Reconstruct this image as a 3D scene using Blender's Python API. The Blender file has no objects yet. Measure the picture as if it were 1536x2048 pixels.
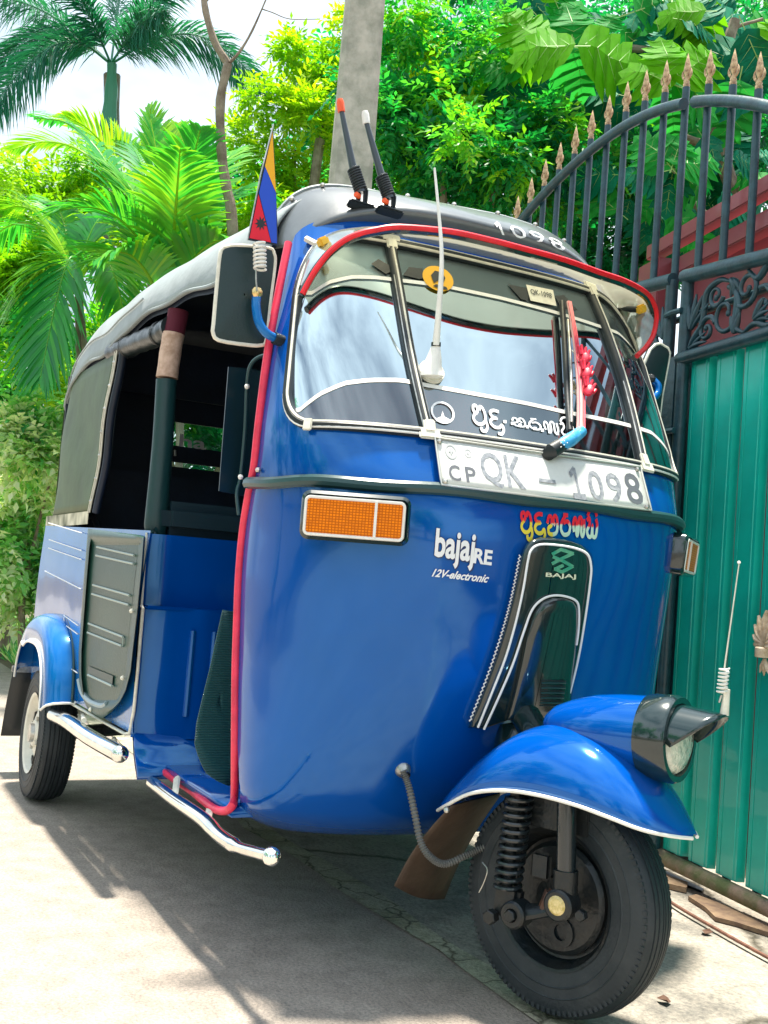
import bpy, bmesh, math, random
import numpy as np
from mathutils import Vector, Matrix, noise
random.seed(7); rng = np.random.default_rng(7)
rad = math.radians
SC = bpy.context.scene
COL = SC.collection
# ------------------------------------------------------------------ camera, sky, sun, exposure
IW, IH = 1536, 2048
FPX = 2171.28
CAM = Vector((3.5725, -1.2467, 0.7317))
YAW, PITCH, ROLL = 0.4684, -0.0725, 0.0734
LOOK = Vector((-math.cos(YAW)*math.cos(PITCH), math.sin(YAW)*math.cos(PITCH), -math.sin(PITCH)))
_r = LOOK.cross(Vector((0, 0, 1))).normalized(); _u = _r.cross(LOOK)
RT = _r*math.cos(ROLL) + _u*math.sin(ROLL)
UP = -_r*math.sin(ROLL) + _u*math.cos(ROLL)
cd = bpy.data.cameras.new('camera'); cam = bpy.data.objects.new('camera', cd); COL.objects.link(cam)
cd.sensor_fit = 'VERTICAL'; cd.sensor_height = 32; cd.lens = 32*FPX/IH
cd.clip_start = 0.05; cd.clip_end = 3000
m = Matrix((RT, UP, -LOOK)).transposed().to_4x4(); m.translation = CAM
cam.matrix_world = m; SC.camera = cam

SUN_EL, SUN_AZ = 84.5, 165.0          # azimuth measured from +X towards +Y
world = bpy.data.worlds.new('World'); SC.world = world; world.use_nodes = True
wt = world.node_tree; wt.nodes.clear()
def wn(t, **k):
    n = wt.nodes.new(t)
    for a, b in k.items(): setattr(n, a, b)
    return n
sky = wn('ShaderNodeTexSky', sky_type='NISHITA', sun_disc=False, sun_elevation=rad(SUN_EL),
         sun_rotation=rad(90-SUN_AZ), air_density=1.0, dust_density=1.5, ozone_density=0.4)
tc = wn('ShaderNodeTexCoord'); mp = wn('ShaderNodeMapping'); mp.inputs['Scale'].default_value = (1, 1, 2.2)
nz = wn('ShaderNodeTexNoise'); nz.inputs['Scale'].default_value = 1.7; nz.inputs['Detail'].default_value = 6
nz.inputs['Roughness'].default_value = 0.55
cr = wn('ShaderNodeValToRGB'); cr.color_ramp.elements[0].position = 0.30; cr.color_ramp.elements[1].position = 0.58
mx = wn('ShaderNodeMixRGB'); mx.inputs[2].default_value = (17.5, 16.0, 16.4, 1)
bg = wn('ShaderNodeBackground'); bg.inputs['Strength'].default_value = 0.050
wo = wn('ShaderNodeOutputWorld')
L = wt.links.new
L(tc.outputs['Generated'], mp.inputs['Vector']); L(mp.outputs[0], nz.inputs['Vector']); L(nz.outputs['Fac'], cr.inputs[0])
L(cr.outputs[0], mx.inputs[0]); L(sky.outputs[0], mx.inputs[1]); tint = wn('ShaderNodeMixRGB', blend_type='MULTIPLY'); tint.inputs[0].default_value = 1; tint.inputs[2].default_value = (0.76, 0.93, 1.0, 1)
L(mx.outputs[0], tint.inputs[1]); L(tint.outputs[0], bg.inputs[0]); L(bg.outputs[0], wo.inputs[0])
sd = bpy.data.lights.new('sun', 'SUN'); sd.energy = 5.0; sd.angle = rad(4.5); sd.color = (1, 0.93, 0.81)
sun = bpy.data.objects.new('sun', sd); COL.objects.link(sun)
sv = Vector((math.cos(rad(SUN_EL))*math.cos(rad(SUN_AZ)), math.cos(rad(SUN_EL))*math.sin(rad(SUN_AZ)), math.sin(rad(SUN_EL))))
sun.rotation_euler = sv.to_track_quat('Z', 'Y').to_euler()
SC.view_settings.view_transform = 'Standard'; SC.view_settings.look = 'None'
SC.view_settings.exposure = 1.2; SC.view_settings.gamma = 1; SC.view_settings.use_curve_mapping = False
SC.cycles.max_bounces = 8; SC.cycles.transparent_max_bounces = 16

# ------------------------------------------------------------------ pixel -> world helpers (true positions on real planes)
def ray(px, py):
    return LOOK + RT*((px-IW/2)/FPX) - UP*((py-IH/2)/FPX)
def at(px, py, x=None, y=None, z=None, d=None):
    D = ray(px, py)
    if x is not None: t = (x-CAM.x)/D.x
    elif y is not None: t = (y-CAM.y)/D.y
    elif z is not None: t = (z-CAM.z)/D.z
    else: t = d
    return CAM + D*t
def pix(P):
    v = Vector(P)-CAM; zc = v.dot(LOOK)
    return IW/2+FPX*v.dot(RT)/zc, IH/2-FPX*v.dot(UP)/zc

# ------------------------------------------------------------------ materials
MATS = {}
def mat(name, col, rough=0.5, metal=0.0, coat=0.0, spec=0.5, var=0.0, vscale=20, bump=0.0, bscale=60, trans=0.0,
        alpha=1.0, sheen=0.0, col2=None, emit=None, wave=0.0, wscale=3, detail=4, aniso=None):
    if name in MATS: return MATS[name]
    M = bpy.data.materials.new(name); M.use_nodes = True; t = M.node_tree; b = t.nodes['Principled BSDF']
    b.inputs['Base Color'].default_value = (*col, 1); b.inputs['Roughness'].default_value = rough
    b.inputs['Metallic'].default_value = metal; b.inputs['Coat Weight'].default_value = coat
    b.inputs['Coat Roughness'].default_value = 0.04; b.inputs['Specular IOR Level'].default_value = spec
    b.inputs['Transmission Weight'].default_value = trans; b.inputs['Alpha'].default_value = alpha
    b.inputs['Sheen Weight'].default_value = sheen
    g = t.nodes.new('ShaderNodeTexCoord')
    if var > 0 or col2:
        n = t.nodes.new('ShaderNodeTexNoise'); n.inputs['Scale'].default_value = vscale; n.inputs['Detail'].default_value = detail
        n.inputs['Roughness'].default_value = 0.62
        t.links.new(g.outputs['Object'], n.inputs['Vector'])
        r = t.nodes.new('ShaderNodeValToRGB'); r.color_ramp.elements[0].position = 0.35; r.color_ramp.elements[1].position = 0.65
        c2 = col2 if col2 else tuple(min(1, c*(1+var)) for c in col)
        c1 = col if col2 else tuple(c*(1-var) for c in col)
        r.color_ramp.elements[0].color = (*c1, 1); r.color_ramp.elements[1].color = (*c2, 1)
        t.links.new(n.outputs['Fac'], r.inputs[0]); t.links.new(r.outputs[0], b.inputs['Base Color'])
    last = None
    if bump > 0:
        n = t.nodes.new('ShaderNodeTexNoise'); n.inputs['Scale'].default_value = bscale; n.inputs['Detail'].default_value = 5
        t.links.new(g.outputs['Object'], n.inputs['Vector'])
        bp = t.nodes.new('ShaderNodeBump'); bp.inputs['Strength'].default_value = bump; bp.inputs['Distance'].default_value = 0.01
        t.links.new(n.outputs['Fac'], bp.inputs['Height']); last = bp
    if wave > 0:
        n = t.nodes.new('ShaderNodeTexNoise'); n.inputs['Scale'].default_value = wscale; n.inputs['Detail'].default_value = 1
        t.links.new(g.outputs['Object'], n.inputs['Vector'])
        bp = t.nodes.new('ShaderNodeBump'); bp.inputs['Strength'].default_value = wave; bp.inputs['Distance'].default_value = 0.05
        t.links.new(n.outputs['Fac'], bp.inputs['Height'])
        if last: t.links.new(last.outputs[0], bp.inputs['Normal'])
        last = bp
    if last:
        t.links.new(last.outputs[0], b.inputs['Normal'])
        if coat > 0: t.links.new(last.outputs[0], b.inputs['Coat Normal'])
    if emit:
        b.inputs['Emission Color'].default_value = (*emit[0], 1); b.inputs['Emission Strength'].default_value = emit[1]
    MATS[name] = M; return M
def film(name, tint, gloss=0.3, rough=0.03, tr=1.0):
    """thin clear sheet: part mirror, part see-through"""
    M = bpy.data.materials.new(name); M.use_nodes = True; t = M.node_tree; t.nodes.clear()
    o = t.nodes.new('ShaderNodeOutputMaterial'); a = t.nodes.new('ShaderNodeBsdfTransparent'); a.inputs[0].default_value = (*tint, 1)
    gl = t.nodes.new('ShaderNodeBsdfGlossy'); gl.inputs['Color'].default_value = (0.80, 0.95, 1, 1); gl.inputs['Roughness'].default_value = rough
    fr = t.nodes.new('ShaderNodeLayerWeight'); fr.inputs[0].default_value = 0.25
    ma = t.nodes.new('ShaderNodeMath'); ma.operation = 'MULTIPLY_ADD'; ma.inputs[1].default_value = 0.9; ma.inputs[2].default_value = gloss; ma.use_clamp = True
    mx = t.nodes.new('ShaderNodeMixShader')
    t.links.new(fr.outputs['Fresnel'], ma.inputs[0]); t.links.new(ma.outputs[0], mx.inputs[0])
    t.links.new(a.outputs[0], mx.inputs[1]); t.links.new(gl.outputs[0], mx.inputs[2]); t.links.new(mx.outputs[0], o.inputs[0])
    MATS[name] = M; return M
BLUE = mat('blue_paint', (0.0, 0.068, 0.36), 0.11, coat=0.35, spec=0.9, var=0.06, vscale=3, bump=0.015, bscale=9, wave=0.22, wscale=3.2)
BLUE2 = mat('blue_paint_side', (0.0, 0.11, 0.40), 0.15, coat=0.35, spec=0.9, var=0.08, vscale=4, wave=0.05, wscale=6)
for _m in (BLUE, BLUE2): _m.node_tree.nodes['Principled BSDF'].inputs['Specular Tint'].default_value = (0.22, 0.72, 1.0, 1)
BLACK = mat('black_rubber', (0.012, 0.018, 0.022), 0.45, bump=0.05)
TRIMRUB = mat('grey_green_rubber', (0.02, 0.06, 0.065), 0.30, bump=0.03)
GLOSSBLACK = mat('gloss_black_plastic', (0.006, 0.02, 0.022), 0.16, coat=0.8, bump=0.03, bscale=12)
VINYL = mat('black_vinyl', (0.075, 0.088, 0.095), 0.33, spec=0.9, var=0.15, vscale=15, bump=0.2, bscale=9, coat=0.35)
CREAM = mat('cream_trim', (0.72, 0.70, 0.60), 0.4, var=0.1, vscale=60)
WHITE = mat('white_paint', (0.80, 0.80, 0.76), 0.4, var=0.06, vscale=30)
PINK = mat('pink_beading', (0.80, 0.035, 0.09), 0.35, var=0.15, vscale=25)
RED = mat('red_edging', (0.75, 0.01, 0.02), 0.30, var=0.15, vscale=30)
CHROME = mat('chrome', (0.80, 0.80, 0.76), 0.12, metal=1, bump=0.02, bscale=30, var=0.12, vscale=14)
STEEL = mat('dull_steel', (0.5, 0.5, 0.47), 0.35, metal=0.9, var=0.3, vscale=40)
AMBER = mat('amber_lens', (0.85, 0.22, 0.005), 0.12, coat=1.0)
TYRE = mat('tyre_rubber', (0.006, 0.014, 0.020), 0.60, col2=(0.020, 0.028, 0.034), vscale=14, bump=0.15, bscale=120)
DARKMETAL = mat('greasy_black_metal', (0.005, 0.012, 0.017), 0.35, metal=0.2, col2=(0.020, 0.022, 0.022), vscale=18, bump=0.3, bscale=50)
CANVAS = mat('grey_canopy_vinyl', (0.26, 0.31, 0.32), 0.55, var=0.12, vscale=8, bump=0.9, bscale=6, sheen=0.1)
OLIVE = mat('olive_canopy_vinyl', (0.075, 0.115, 0.05), 0.55, var=0.2, vscale=6, bump=0.5, bscale=6)
DARKIN = mat('dark_interior_vinyl', (0.006, 0.014, 0.034), 0.5, var=0.3, vscale=8, bump=0.1)
DGREEN = mat('dark_green_plastic', (0.016, 0.06, 0.045), 0.32, bump=0.15, bscale=160, var=0.12, vscale=5)
GLASS = film('windshield_glass', (0.28, 0.36, 0.40), 0.56, 0.015)
VISOR = film('smoked_clear_visor', (0.60, 0.58, 0.42), 0.16, 0.12)
_t = VISOR.node_tree; _o = [n for n in _t.nodes if n.type == 'OUTPUT_MATERIAL'][0]; _m = [n for n in _t.nodes if n.type == 'MIX_SHADER'][0]
_d = _t.nodes.new('ShaderNodeBsdfTranslucent'); _d.inputs[0].default_value = (0.62, 0.60, 0.46, 1); _d2 = _t.nodes.new('ShaderNodeBsdfDiffuse'); _d2.inputs[0].default_value = (0.40, 0.39, 0.32, 1)
_a = _t.nodes.new('ShaderNodeMixShader'); _t.links.new(_d.outputs[0], _a.inputs[1]); _t.links.new(_d2.outputs[0], _a.inputs[2])
_b = _t.nodes.new('ShaderNodeMixShader'); _b.inputs[0].default_value = 0.42; _t.links.new(_m.outputs[0], _b.inputs[1]); _t.links.new(_a.outputs[0], _b.inputs[2]); _t.links.new(_b.outputs[0], _o.inputs[0])

# ------------------------------------------------------------------ mesh helpers
def link(o): COL.objects.link(o); return o
def mesh_obj(name, V, F, m=None, parent=None, smooth=True, sharp=None, mats=None, fm=None):
    me = bpy.data.meshes.new(name); me.from_pydata([tuple(v) for v in V], [], F); me.update()
    if smooth:
        me.polygons.foreach_set('use_smooth', [True]*len(me.polygons))
        if sharp is not None: me.set_sharp_from_angle(angle=rad(sharp))
    if mats:
        for k in mats: me.materials.append(k)
        me.polygons.foreach_set('material_index', fm)
    elif m: me.materials.append(m)
    o = bpy.data.objects.new(name, me); link(o)
    if parent: o.parent = parent
    return o
class MB:
    def __init__(s): s.V = []; s.F = []
    def add(s, V, F):
        k = len(s.V); s.V += [tuple(v) for v in V]; s.F += [tuple(i+k for i in f) for f in F]; return s
    def build(s, name, m, parent=None, smooth=True, sharp=35): return mesh_obj(name, s.V, s.F, m, parent, smooth, sharp)
def grid(P, closed_u=False, closed_v=False):
    nu, nv = len(P), len(P[0]); V = [p for r in P for p in r]; F = []
    for i in range(nu if closed_u else nu-1):
        for j in range(nv if closed_v else nv-1):
            a, b = i, (i+1) % nu; c, d = j, (j+1) % nv
            F.append((a*nv+c, b*nv+c, b*nv+d, a*nv+d))
    return V, F
def smooth_path(P, n=8):
    P = [Vector(p) for p in P]
    if len(P) < 3 or n <= 1: return P
    Q = [P[0]*2-P[1]]+P+[P[-1]*2-P[-2]]; out = []
    for i in range(1, len(Q)-2):
        for k in range(n):
            t = k/n; a, b, c, d = Q[i-1], Q[i], Q[i+1], Q[i+2]
            out.append(0.5*((2*b)+(c-a)*t+(2*a-5*b+4*c-d)*t*t+(3*b-a-3*c+d)*t**3))
    out.append(P[-1]); return out
def tube(P, r, n=10, cap=True, flat=1.0, closed=False):
    P = [Vector(p) for p in P]; N = len(P); R = r if hasattr(r, '__len__') else [r]*N
    T = []
    for i in range(N):
        a = P[i-1] if (i > 0 or closed) else P[i]; b = P[(i+1) % N] if (i < N-1 or closed) else P[i]
        t = (b-a); T.append(t.normalized() if t.length > 1e-9 else Vector((0, 0, 1)))
    u = T[0].orthogonal().normalized(); rows = []
    for i in range(N):
        u = (u-T[i]*u.dot(T[i]))
        u = u.normalized() if u.length > 1e-6 else T[i].orthogonal().normalized()
        v = T[i].cross(u)
        rows.append([P[i]+(u*math.cos(2*math.pi*k/n)+v*math.sin(2*math.pi*k/n)*flat)*R[i] for k in range(n)])
    V, F = grid(rows, closed_u=closed, closed_v=True)
    if cap and not closed:
        F.append(tuple(range(n))[::-1]); F.append(tuple((N-1)*n+k for k in range(n)))
    return V, F
def tube_obj(name, P, r, m, parent=None, n=10, sm=1, closed=False, cap=True):
    P = smooth_path(P, sm) if sm > 1 else P
    return MB().add(*tube(P, r, n, cap, closed=closed)).build(name, m, parent, sharp=50)
def box(c, s, M=None, bev=0.0):
    bm = bmesh.new(); bmesh.ops.create_cube(bm, size=1)
    for v in bm.verts: v.co = Vector((v.co.x*s[0], v.co.y*s[1], v.co.z*s[2]))
    if bev: bmesh.ops.bevel(bm, geom=bm.edges[:], offset=bev, segments=2, affect='EDGES')
    M = M or Matrix.Identity(4)
    V = [M @ (v.co+Vector(c)) for v in bm.verts]; F = [tuple(v.index for v in f.verts) for f in bm.faces]
    bm.free(); return V, F
def box_obj(name, c, s, m, parent=None, M=None, bev=0.003):
    return MB().add(*box(c, s, M, bev)).build(name, m, parent, sharp=30)
def lathe(prof, O, A, n=40, U=None):
    """prof: (radius, along-axis); O origin, A axis"""
    A = Vector(A).normalized(); u = Vector(U).normalized() if U else A.orthogonal().normalized(); v = A.cross(u)
    rows = [[Vector(O)+A*h+(u*math.cos(2*math.pi*k/n)+v*math.sin(2*math.pi*k/n))*r for k in range(n)] for r, h in prof]
    V, F = grid(rows, closed_v=True)
    if prof[0][0] > 1e-6 and False: F.append(tuple(range(n)))
    return V, F
def disc_prof(r, t): return [(0, t), (r*0.9, t), (r, t*0.6), (r, 0)]
def sphere(c, r, n=12, sc=(1, 1, 1)):
    rows = [[Vector(c)+Vector((math.sin(a)*math.cos(b)*r*sc[0], math.sin(a)*math.sin(b)*r*sc[1], math.cos(a)*r*sc[2]))
             for b in [2*math.pi*k/n for k in range(n)]] for a in [math.pi*j/(n//2) for j in range(n//2+1)]]
    return grid(rows, closed_v=True)
def solid(o, t, off=-1):
    md = o.modifiers.new('thickness', 'SOLIDIFY'); md.thickness = t; md.offset = off; return o
def empty(name, loc=(0, 0, 0)):
    o = bpy.data.objects.new(name, None); o.location = loc; o.empty_display_size = 0.1; return link(o)
def tag(o, label=None, cat=None, group=None, kind=None):
    if label: o['label'] = label
    if cat: o['category'] = cat
    if group: o['group'] = group
    if kind: o['kind'] = kind
    return o
def prism(poly, h, M=None):
    """poly 2D -> extruded in local z by h"""
    M = M or Matrix.Identity(4); n = len(poly)
    V = [M @ Vector((x, y, 0)) for x, y in poly]+[M @ Vector((x, y, h)) for x, y in poly]
    F = [tuple(range(n))[::-1], tuple(range(n, 2*n))]+[(i, (i+1) % n, n+(i+1) % n, n+i) for i in range(n)]
    return V, F
def interp(tab, z):
    """smooth table lookup; tab rows (z, a, b, ...)"""
    if z <= tab[0][0]: return tab[0][1:]
    if z >= tab[-1][0]: return tab[-1][1:]
    for i in range(len(tab)-1):
        if tab[i][0] <= z <= tab[i+1][0]:
            a, b = tab[i], tab[i+1]; h = b[0]-a[0]; t = (z-a[0])/h
            out = []
            for k in range(1, len(a)):
                ma = ((b[k]-tab[i-1][k])/(b[0]-tab[i-1][0]) if i > 0 else (b[k]-a[k])/h)*h
                mb = ((tab[i+2][k]-a[k])/(tab[i+2][0]-a[0]) if i+2 < len(tab) else (b[k]-a[k])/h)*h
                out.append((2*t**3-3*t*t+1)*a[k]+(t**3-2*t*t+t)*ma+(-2*t**3+3*t*t)*b[k]+(t**3-t*t)*mb)
            return out
TEXT_CACHE = {}
def text_mesh(s, bold=0.0, shear=0.0, space=1.0):
    k = (s, bold, shear, space)
    if k in TEXT_CACHE: return TEXT_CACHE[k]
    c = bpy.data.curves.new('t', 'FONT'); c.body = s; c.offset = bold; c.shear = shear; c.space_character = space; c.resolution_u = 3
    o = bpy.data.objects.new('t', c); COL.objects.link(o); bpy.context.view_layer.update()
    me = bpy.data.meshes.new_from_object(o.evaluated_get(bpy.context.evaluated_depsgraph_get()))
    bm = bmesh.new(); bm.from_mesh(me); bmesh.ops.remove_doubles(bm, verts=bm.verts[:], dist=1e-5)
    bmesh.ops.triangulate(bm, faces=bm.faces[:])
    xs = [v.co.x for v in bm.verts]; ys = [v.co.y for v in bm.verts]
    x0, x1, y0, y1 = min(xs), max(xs), min(ys), max(ys)
    V = [((v.co.x-x0)/(x1-x0), (v.co.y-y0)/(y1-y0)) for v in bm.verts]; F = [tuple(v.index for v in f.verts) for f in bm.faces]
    bm.free(); COL.objects.unlink(o); bpy.data.objects.remove(o); bpy.data.curves.remove(c); bpy.data.meshes.remove(me)
    TEXT_CACHE[k] = (V, F); return V, F
def strokes(paths, w):
    """2D polylines -> ribbon of width w (2D verts, faces)"""
    V = []; F = []
    for P in paths:
        Q = smooth_path([Vector((x, y, 0)) for x, y in P], 5) if len(P) > 2 else [Vector((x, y, 0)) for x, y in P]
        base = len(V)
        for i, q in enumerate(Q):
            a = Q[max(0, i-1)]; b = Q[min(len(Q)-1, i+1)]; t = (b-a).normalized(); nn = Vector((-t.y, t.x, 0))*w/2
            V += [((q+nn).x, (q+nn).y), ((q-nn).x, (q-nn).y)]
        for i in range(len(Q)-1): F.append((base+2*i, base+2*i+1, base+2*i+3, base+2*i+2))
    return V, F
def bil(q, u, v):
    """quad q = TL, TR, BR, BL in pixels; u right, v up"""
    (ax, ay), (bx, by), (cx, cy), (dx, dy) = q
    tx, ty = ax+(bx-ax)*u, ay+(by-ay)*u; lx, ly = dx+(cx-dx)*u, dy+(cy-dy)*u
    return lx+(tx-lx)*v, ly+(ty-ly)*v

# ------------------------------------------------------------------ the cab surface (front cowl, windshield band, header)
#        z     xb     xc     w
CT = [(0.235, 1.40, 1.58, 0.40), (0.26, 1.44, 1.635, 0.445), (0.30, 1.51, 1.675, 0.475), (0.40, 1.505, 1.725, 0.487),
      (0.50, 1.475, 1.765, 0.490), (0.64, 1.452, 1.805, 0.490), (0.75, 1.448, 1.828, 0.492), (0.85, 1.452, 1.838, 0.496),
      (0.925, 1.478, 1.828, 0.500), (1.00, 1.50, 1.792, 0.501), (1.06, 1.505, 1.760, 0.500), (1.20, 1.495, 1.685, 0.487),
      (1.30, 1.468, 1.632, 0.468), (1.40, 1.432, 1.575, 0.445), (1.47, 1.40, 1.531, 0.428), (1.53, 1.375, 1.497, 0.412), (1.60, 1.34, 1.45, 0.39)]
NS = 2.7
def S(psi, z, off=0.0):
    xb, xc, w = interp(CT, z); a = xc-xb
    c, s = math.cos(rad(psi)), math.sin(rad(psi))
    k = (abs(c)**NS+abs(s)**NS)**(1/NS)
    p = Vector((xb+a*c/k, w*s/k, z))
    if off:
        p = p+Snorm(psi, z)*off
    return p
def Snorm(psi, z):
    e = 0.6; a = S(psi+e, z)-S(psi-e, z); b = S(psi, z+0.006)-S(psi, z-0.006)
    n = a.cross(b); n.normalize()
    if n.x*math.cos(rad(psi))+n.y*math.sin(rad(psi)) < 0: n = -n
    return n
def cowl_hit(px, py, off=0.0, g=(0.0, 0.85)):
    psi, z = g
    for _ in range(14):
        def f(a, b):
            q = pix(S(a, b, off)); return q[0]-px, q[1]-py
        f0 = f(psi, z)
        if abs(f0[0])+abs(f0[1]) < 0.05: break
        fa = f(psi+0.2, z); fb = f(psi, z+0.002)
        a11, a21 = (fa[0]-f0[0])/0.2, (fa[1]-f0[1])/0.2; a12, a22 = (fb[0]-f0[0])/0.002, (fb[1]-f0[1])/0.002
        det = a11*a22-a12*a21
        if abs(det) < 1e-9: break
        dp = (-f0[0]*a22+f0[1]*a12)/det; dz = (-a11*f0[1]+a21*f0[0])/det
        psi = max(-90, min(75, psi+max(-15, min(15, dp)))); z = max(0.25, min(1.58, z+max(-0.15, min(0.15, dz))))
    return psi, z
def on_cab(px, py, off=0.0, g=None):
    if g is None: g = (-60 if px < 650 else (-10 if px < 1100 else 25), 1.05-(py-880)/1050)
    a, b = cowl_hit(px, py, off, g); return S(a, b, off)
def decal(name, VF, quad, m, parent, off=0.003, g=None, surf=None):
    V, F = VF; f = surf or (lambda x, y: on_cab(x, y, off, g))
    return mesh_obj(name, [f(*bil(quad, u, v)) for u, v in V], F, m, parent, smooth=False)
def gridquad(nu, nv):
    V = [(i/nu, j/nv) for i in range(nu+1) for j in range(nv+1)]
    F = [(i*(nv+1)+j, (i+1)*(nv+1)+j, (i+1)*(nv+1)+j+1, i*(nv+1)+j+1) for i in range(nu) for j in range(nv)]
    return V, F
#@@RICK
# ------------------------------------------------------------------ AUTO RICKSHAW
rick = empty('auto_rickshaw')
tag(rick, 'blue three-wheeled auto rickshaw with grey canopy parked beside the green metal gate', 'auto rickshaw')
PE, ZL, ZH = 66.0, 1.037, 1.475
def zlo(p):
    p = abs(p)
    return ZL if p < 56 else (ZL+0.065*(1-math.sqrt(max(0, 1-((p-56)/(PE-56))**2))) if p < PE else None)
def zhi(p):
    p = abs(p)
    return ZH if p < 42 else (ZH-0.165*(1-math.sqrt(max(0, 1-((p-42)/(PE-42))**2))) if p < PE else None)
core = [-PE+0.001]+[-PE+(1-math.cos(math.pi/2*k/14))*24 for k in range(1, 14)]+list(np.linspace(-42, 42, 36))+[PE-(1-math.cos(math.pi/2*k/14))*24 for k in range(13, 0, -1)]+[PE-0.001]
side = list(np.linspace(-90, -PE, 8))[:-1]
def build_cab():
    mb = MB()
    zsL = [0.235, 0.245, 0.26, 0.28, 0.30, 0.34]+list(np.linspace(0.38, 1.0, 22))
    # lower cowl, full width, to z=1.0
    ps = side+core+[-p for p in side[::-1]]
    mb.add(*grid([[S(p, z) for z in zsL] for p in ps]))
    # strip from 1.0 to the windshield outline and header above it
    mb.add(*grid([[S(p, 1.0+(zlo(p)-1.0)*k/4) for k in range(5)] for p in core]))
    ZT = lambda p: 1.545-0.095*(abs(p)/90)**2.5
    mb.add(*grid([[S(p, zhi(p)+(ZT(p)-zhi(p))*k/5) for k in range(6)] for p in core]))
    for sg in (1, -1):
        z0, z1 = zlo(PE-0.001), zhi(PE-0.001); sp = side+[-PE+0.001]
        mb.add(*grid([[S(sg*p, 1.0+(ZT(p)-1.0)*k/20) for k in range(21)] for p in sp]))
    # turned-in return flange along the door edges and the belly
    for sg in (1, -1):
        zz = [0.235+(1.45-0.235)*k/40 for k in range(41)]
        mb.add(*grid([[S(sg*90, z)+Vector((-a, -sg*b, 0)) for z in zz] for a, b in ((0, 0), (0.006, 0.012), (0.01, 0.05))]))
    mb.add(*grid([[S(p, 0.235).lerp(Vector((1.42, 0, 0.235)), k/3) for k in range(4)] for p in ps]))
    return mb.build('front_cowl', BLUE, rick, sharp=60)
cab = build_cab()
def outline(n=160, off=0.0, inset=0.0):
    P = []
    lo = [(p, zlo(p)) for p in core]; hi = [(p, zhi(p)) for p in core[::-1]]
    for p, z in lo+hi:
        k = 1-inset
        P.append(S(p*k, ZL+0.2+(z-ZL-0.2)*(1-inset*1.9), off))
    return P
seal = MB().add(*tube(outline(off=0.004), 0.0105, 8, closed=True)).build('window_seal', BLACK, cab)
MB().add(*tube(outline(off=0.011, inset=0.012), 0.0032, 6, closed=True)).build('inner_trim_strip', CREAM, seal)
MB().add(*tube(outline(off=0.010, inset=-0.014), 0.0028, 6, closed=True)).build('outer_trim_strip', WHITE, seal)
# windshield: three panes between two struts
def strutL(z): t = (z-1.04)/(1.48-1.04); return -27.7+(-31.8+27.7)*t
def strutR(z): t = (z-1.05)/(1.485-1.05); return 32.6+(40.2-32.6)*t
ws = empty('windshield'); ws.parent = rick
def pane(name, side_):
    rows = []
    for i in range(25):
        u = i/24; col = []
        for j in range(25):
            v = j/24
            z0 = ZL+(ZH-ZL)*v
            if side_ == 0: p = strutL(z0)+(strutR(z0)-strutL(z0))*u; z = z0
            else:
                f = strutL if side_ < 0 else strutR; pe = side_*(PE-0.3)
                ps_ = f(z0); p = ps_+(pe-ps_)*u
                z = zlo(p)+(zhi(p)-zlo(p))*v
            col.append(S(p, z, 0.0))
        rows.append(col)
    return mesh_obj(name, *grid(rows), GLASS, ws)
pane('centre_pane', 0); pane('side_pane', -1); pane('side_pane', 1)
for f, q0, q1 in ((strutL, 1.035, 1.478), (strutR, 1.035, 1.482)):
    pts = [S(f(q0+(q1-q0)*k/10), q0+(q1-q0)*k/10, 0.004) for k in range(11)]
    st = tube_obj('strut', pts, 0.0125, BLACK, ws)
    for dx in (-0.9, 0.0, 0.9):
        tube_obj('strut_bead', [S(f(q0+(q1-q0)*k/10)+dx, q0+(q1-q0)*k/10, 0.0155 if dx == 0 else 0.011) for k in range(11)], 0.0022, STEEL if dx else CREAM, st, n=6)
    for q, s_ in ((q0-0.004, 1), (q1+0.002, -1)):
        c = S(f(q), q, 0.012); n = Snorm(f(q), q); t = (S(f(q)+1, q)-S(f(q)-1, q)).normalized(); up = n.cross(t)
        if up.z < 0: up = -up
        M = Matrix((t, up, n)).transposed().to_4x4(); M.translation = c
        b = MB().add(*box((0, 0, 0), (0.044, 0.022, 0.008), M, 0.003)).add(*box((0, 0.018*s_, 0.002), (0.024, 0.03, 0.008), M, 0.003)).build('bracket', CREAM, st, sharp=30)
        MB().add(*lathe([(0.004, 0), (0.004, 0.004), (0, 0.005)], M @ Vector((0, 0.012*s_, 0.006)), n, 8)).build('screw', DARKMETAL, b) if False else None
for px, py in ((617, 850),):
    p, z = cowl_hit(px, py, 0.01, (-57, 1.04)); n = Snorm(p, z); t = (S(p+1, z)-S(p-1, z)).normalized(); up = n.cross(t)
    M = Matrix((t, up, n)).transposed().to_4x4(); M.translation = S(p, z, 0.014)
    MB().add(*box((0, 0, 0), (0.018, 0.024, 0.006), M, 0.002)).build('seal_clip', CREAM, rick, sharp=30)
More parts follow.
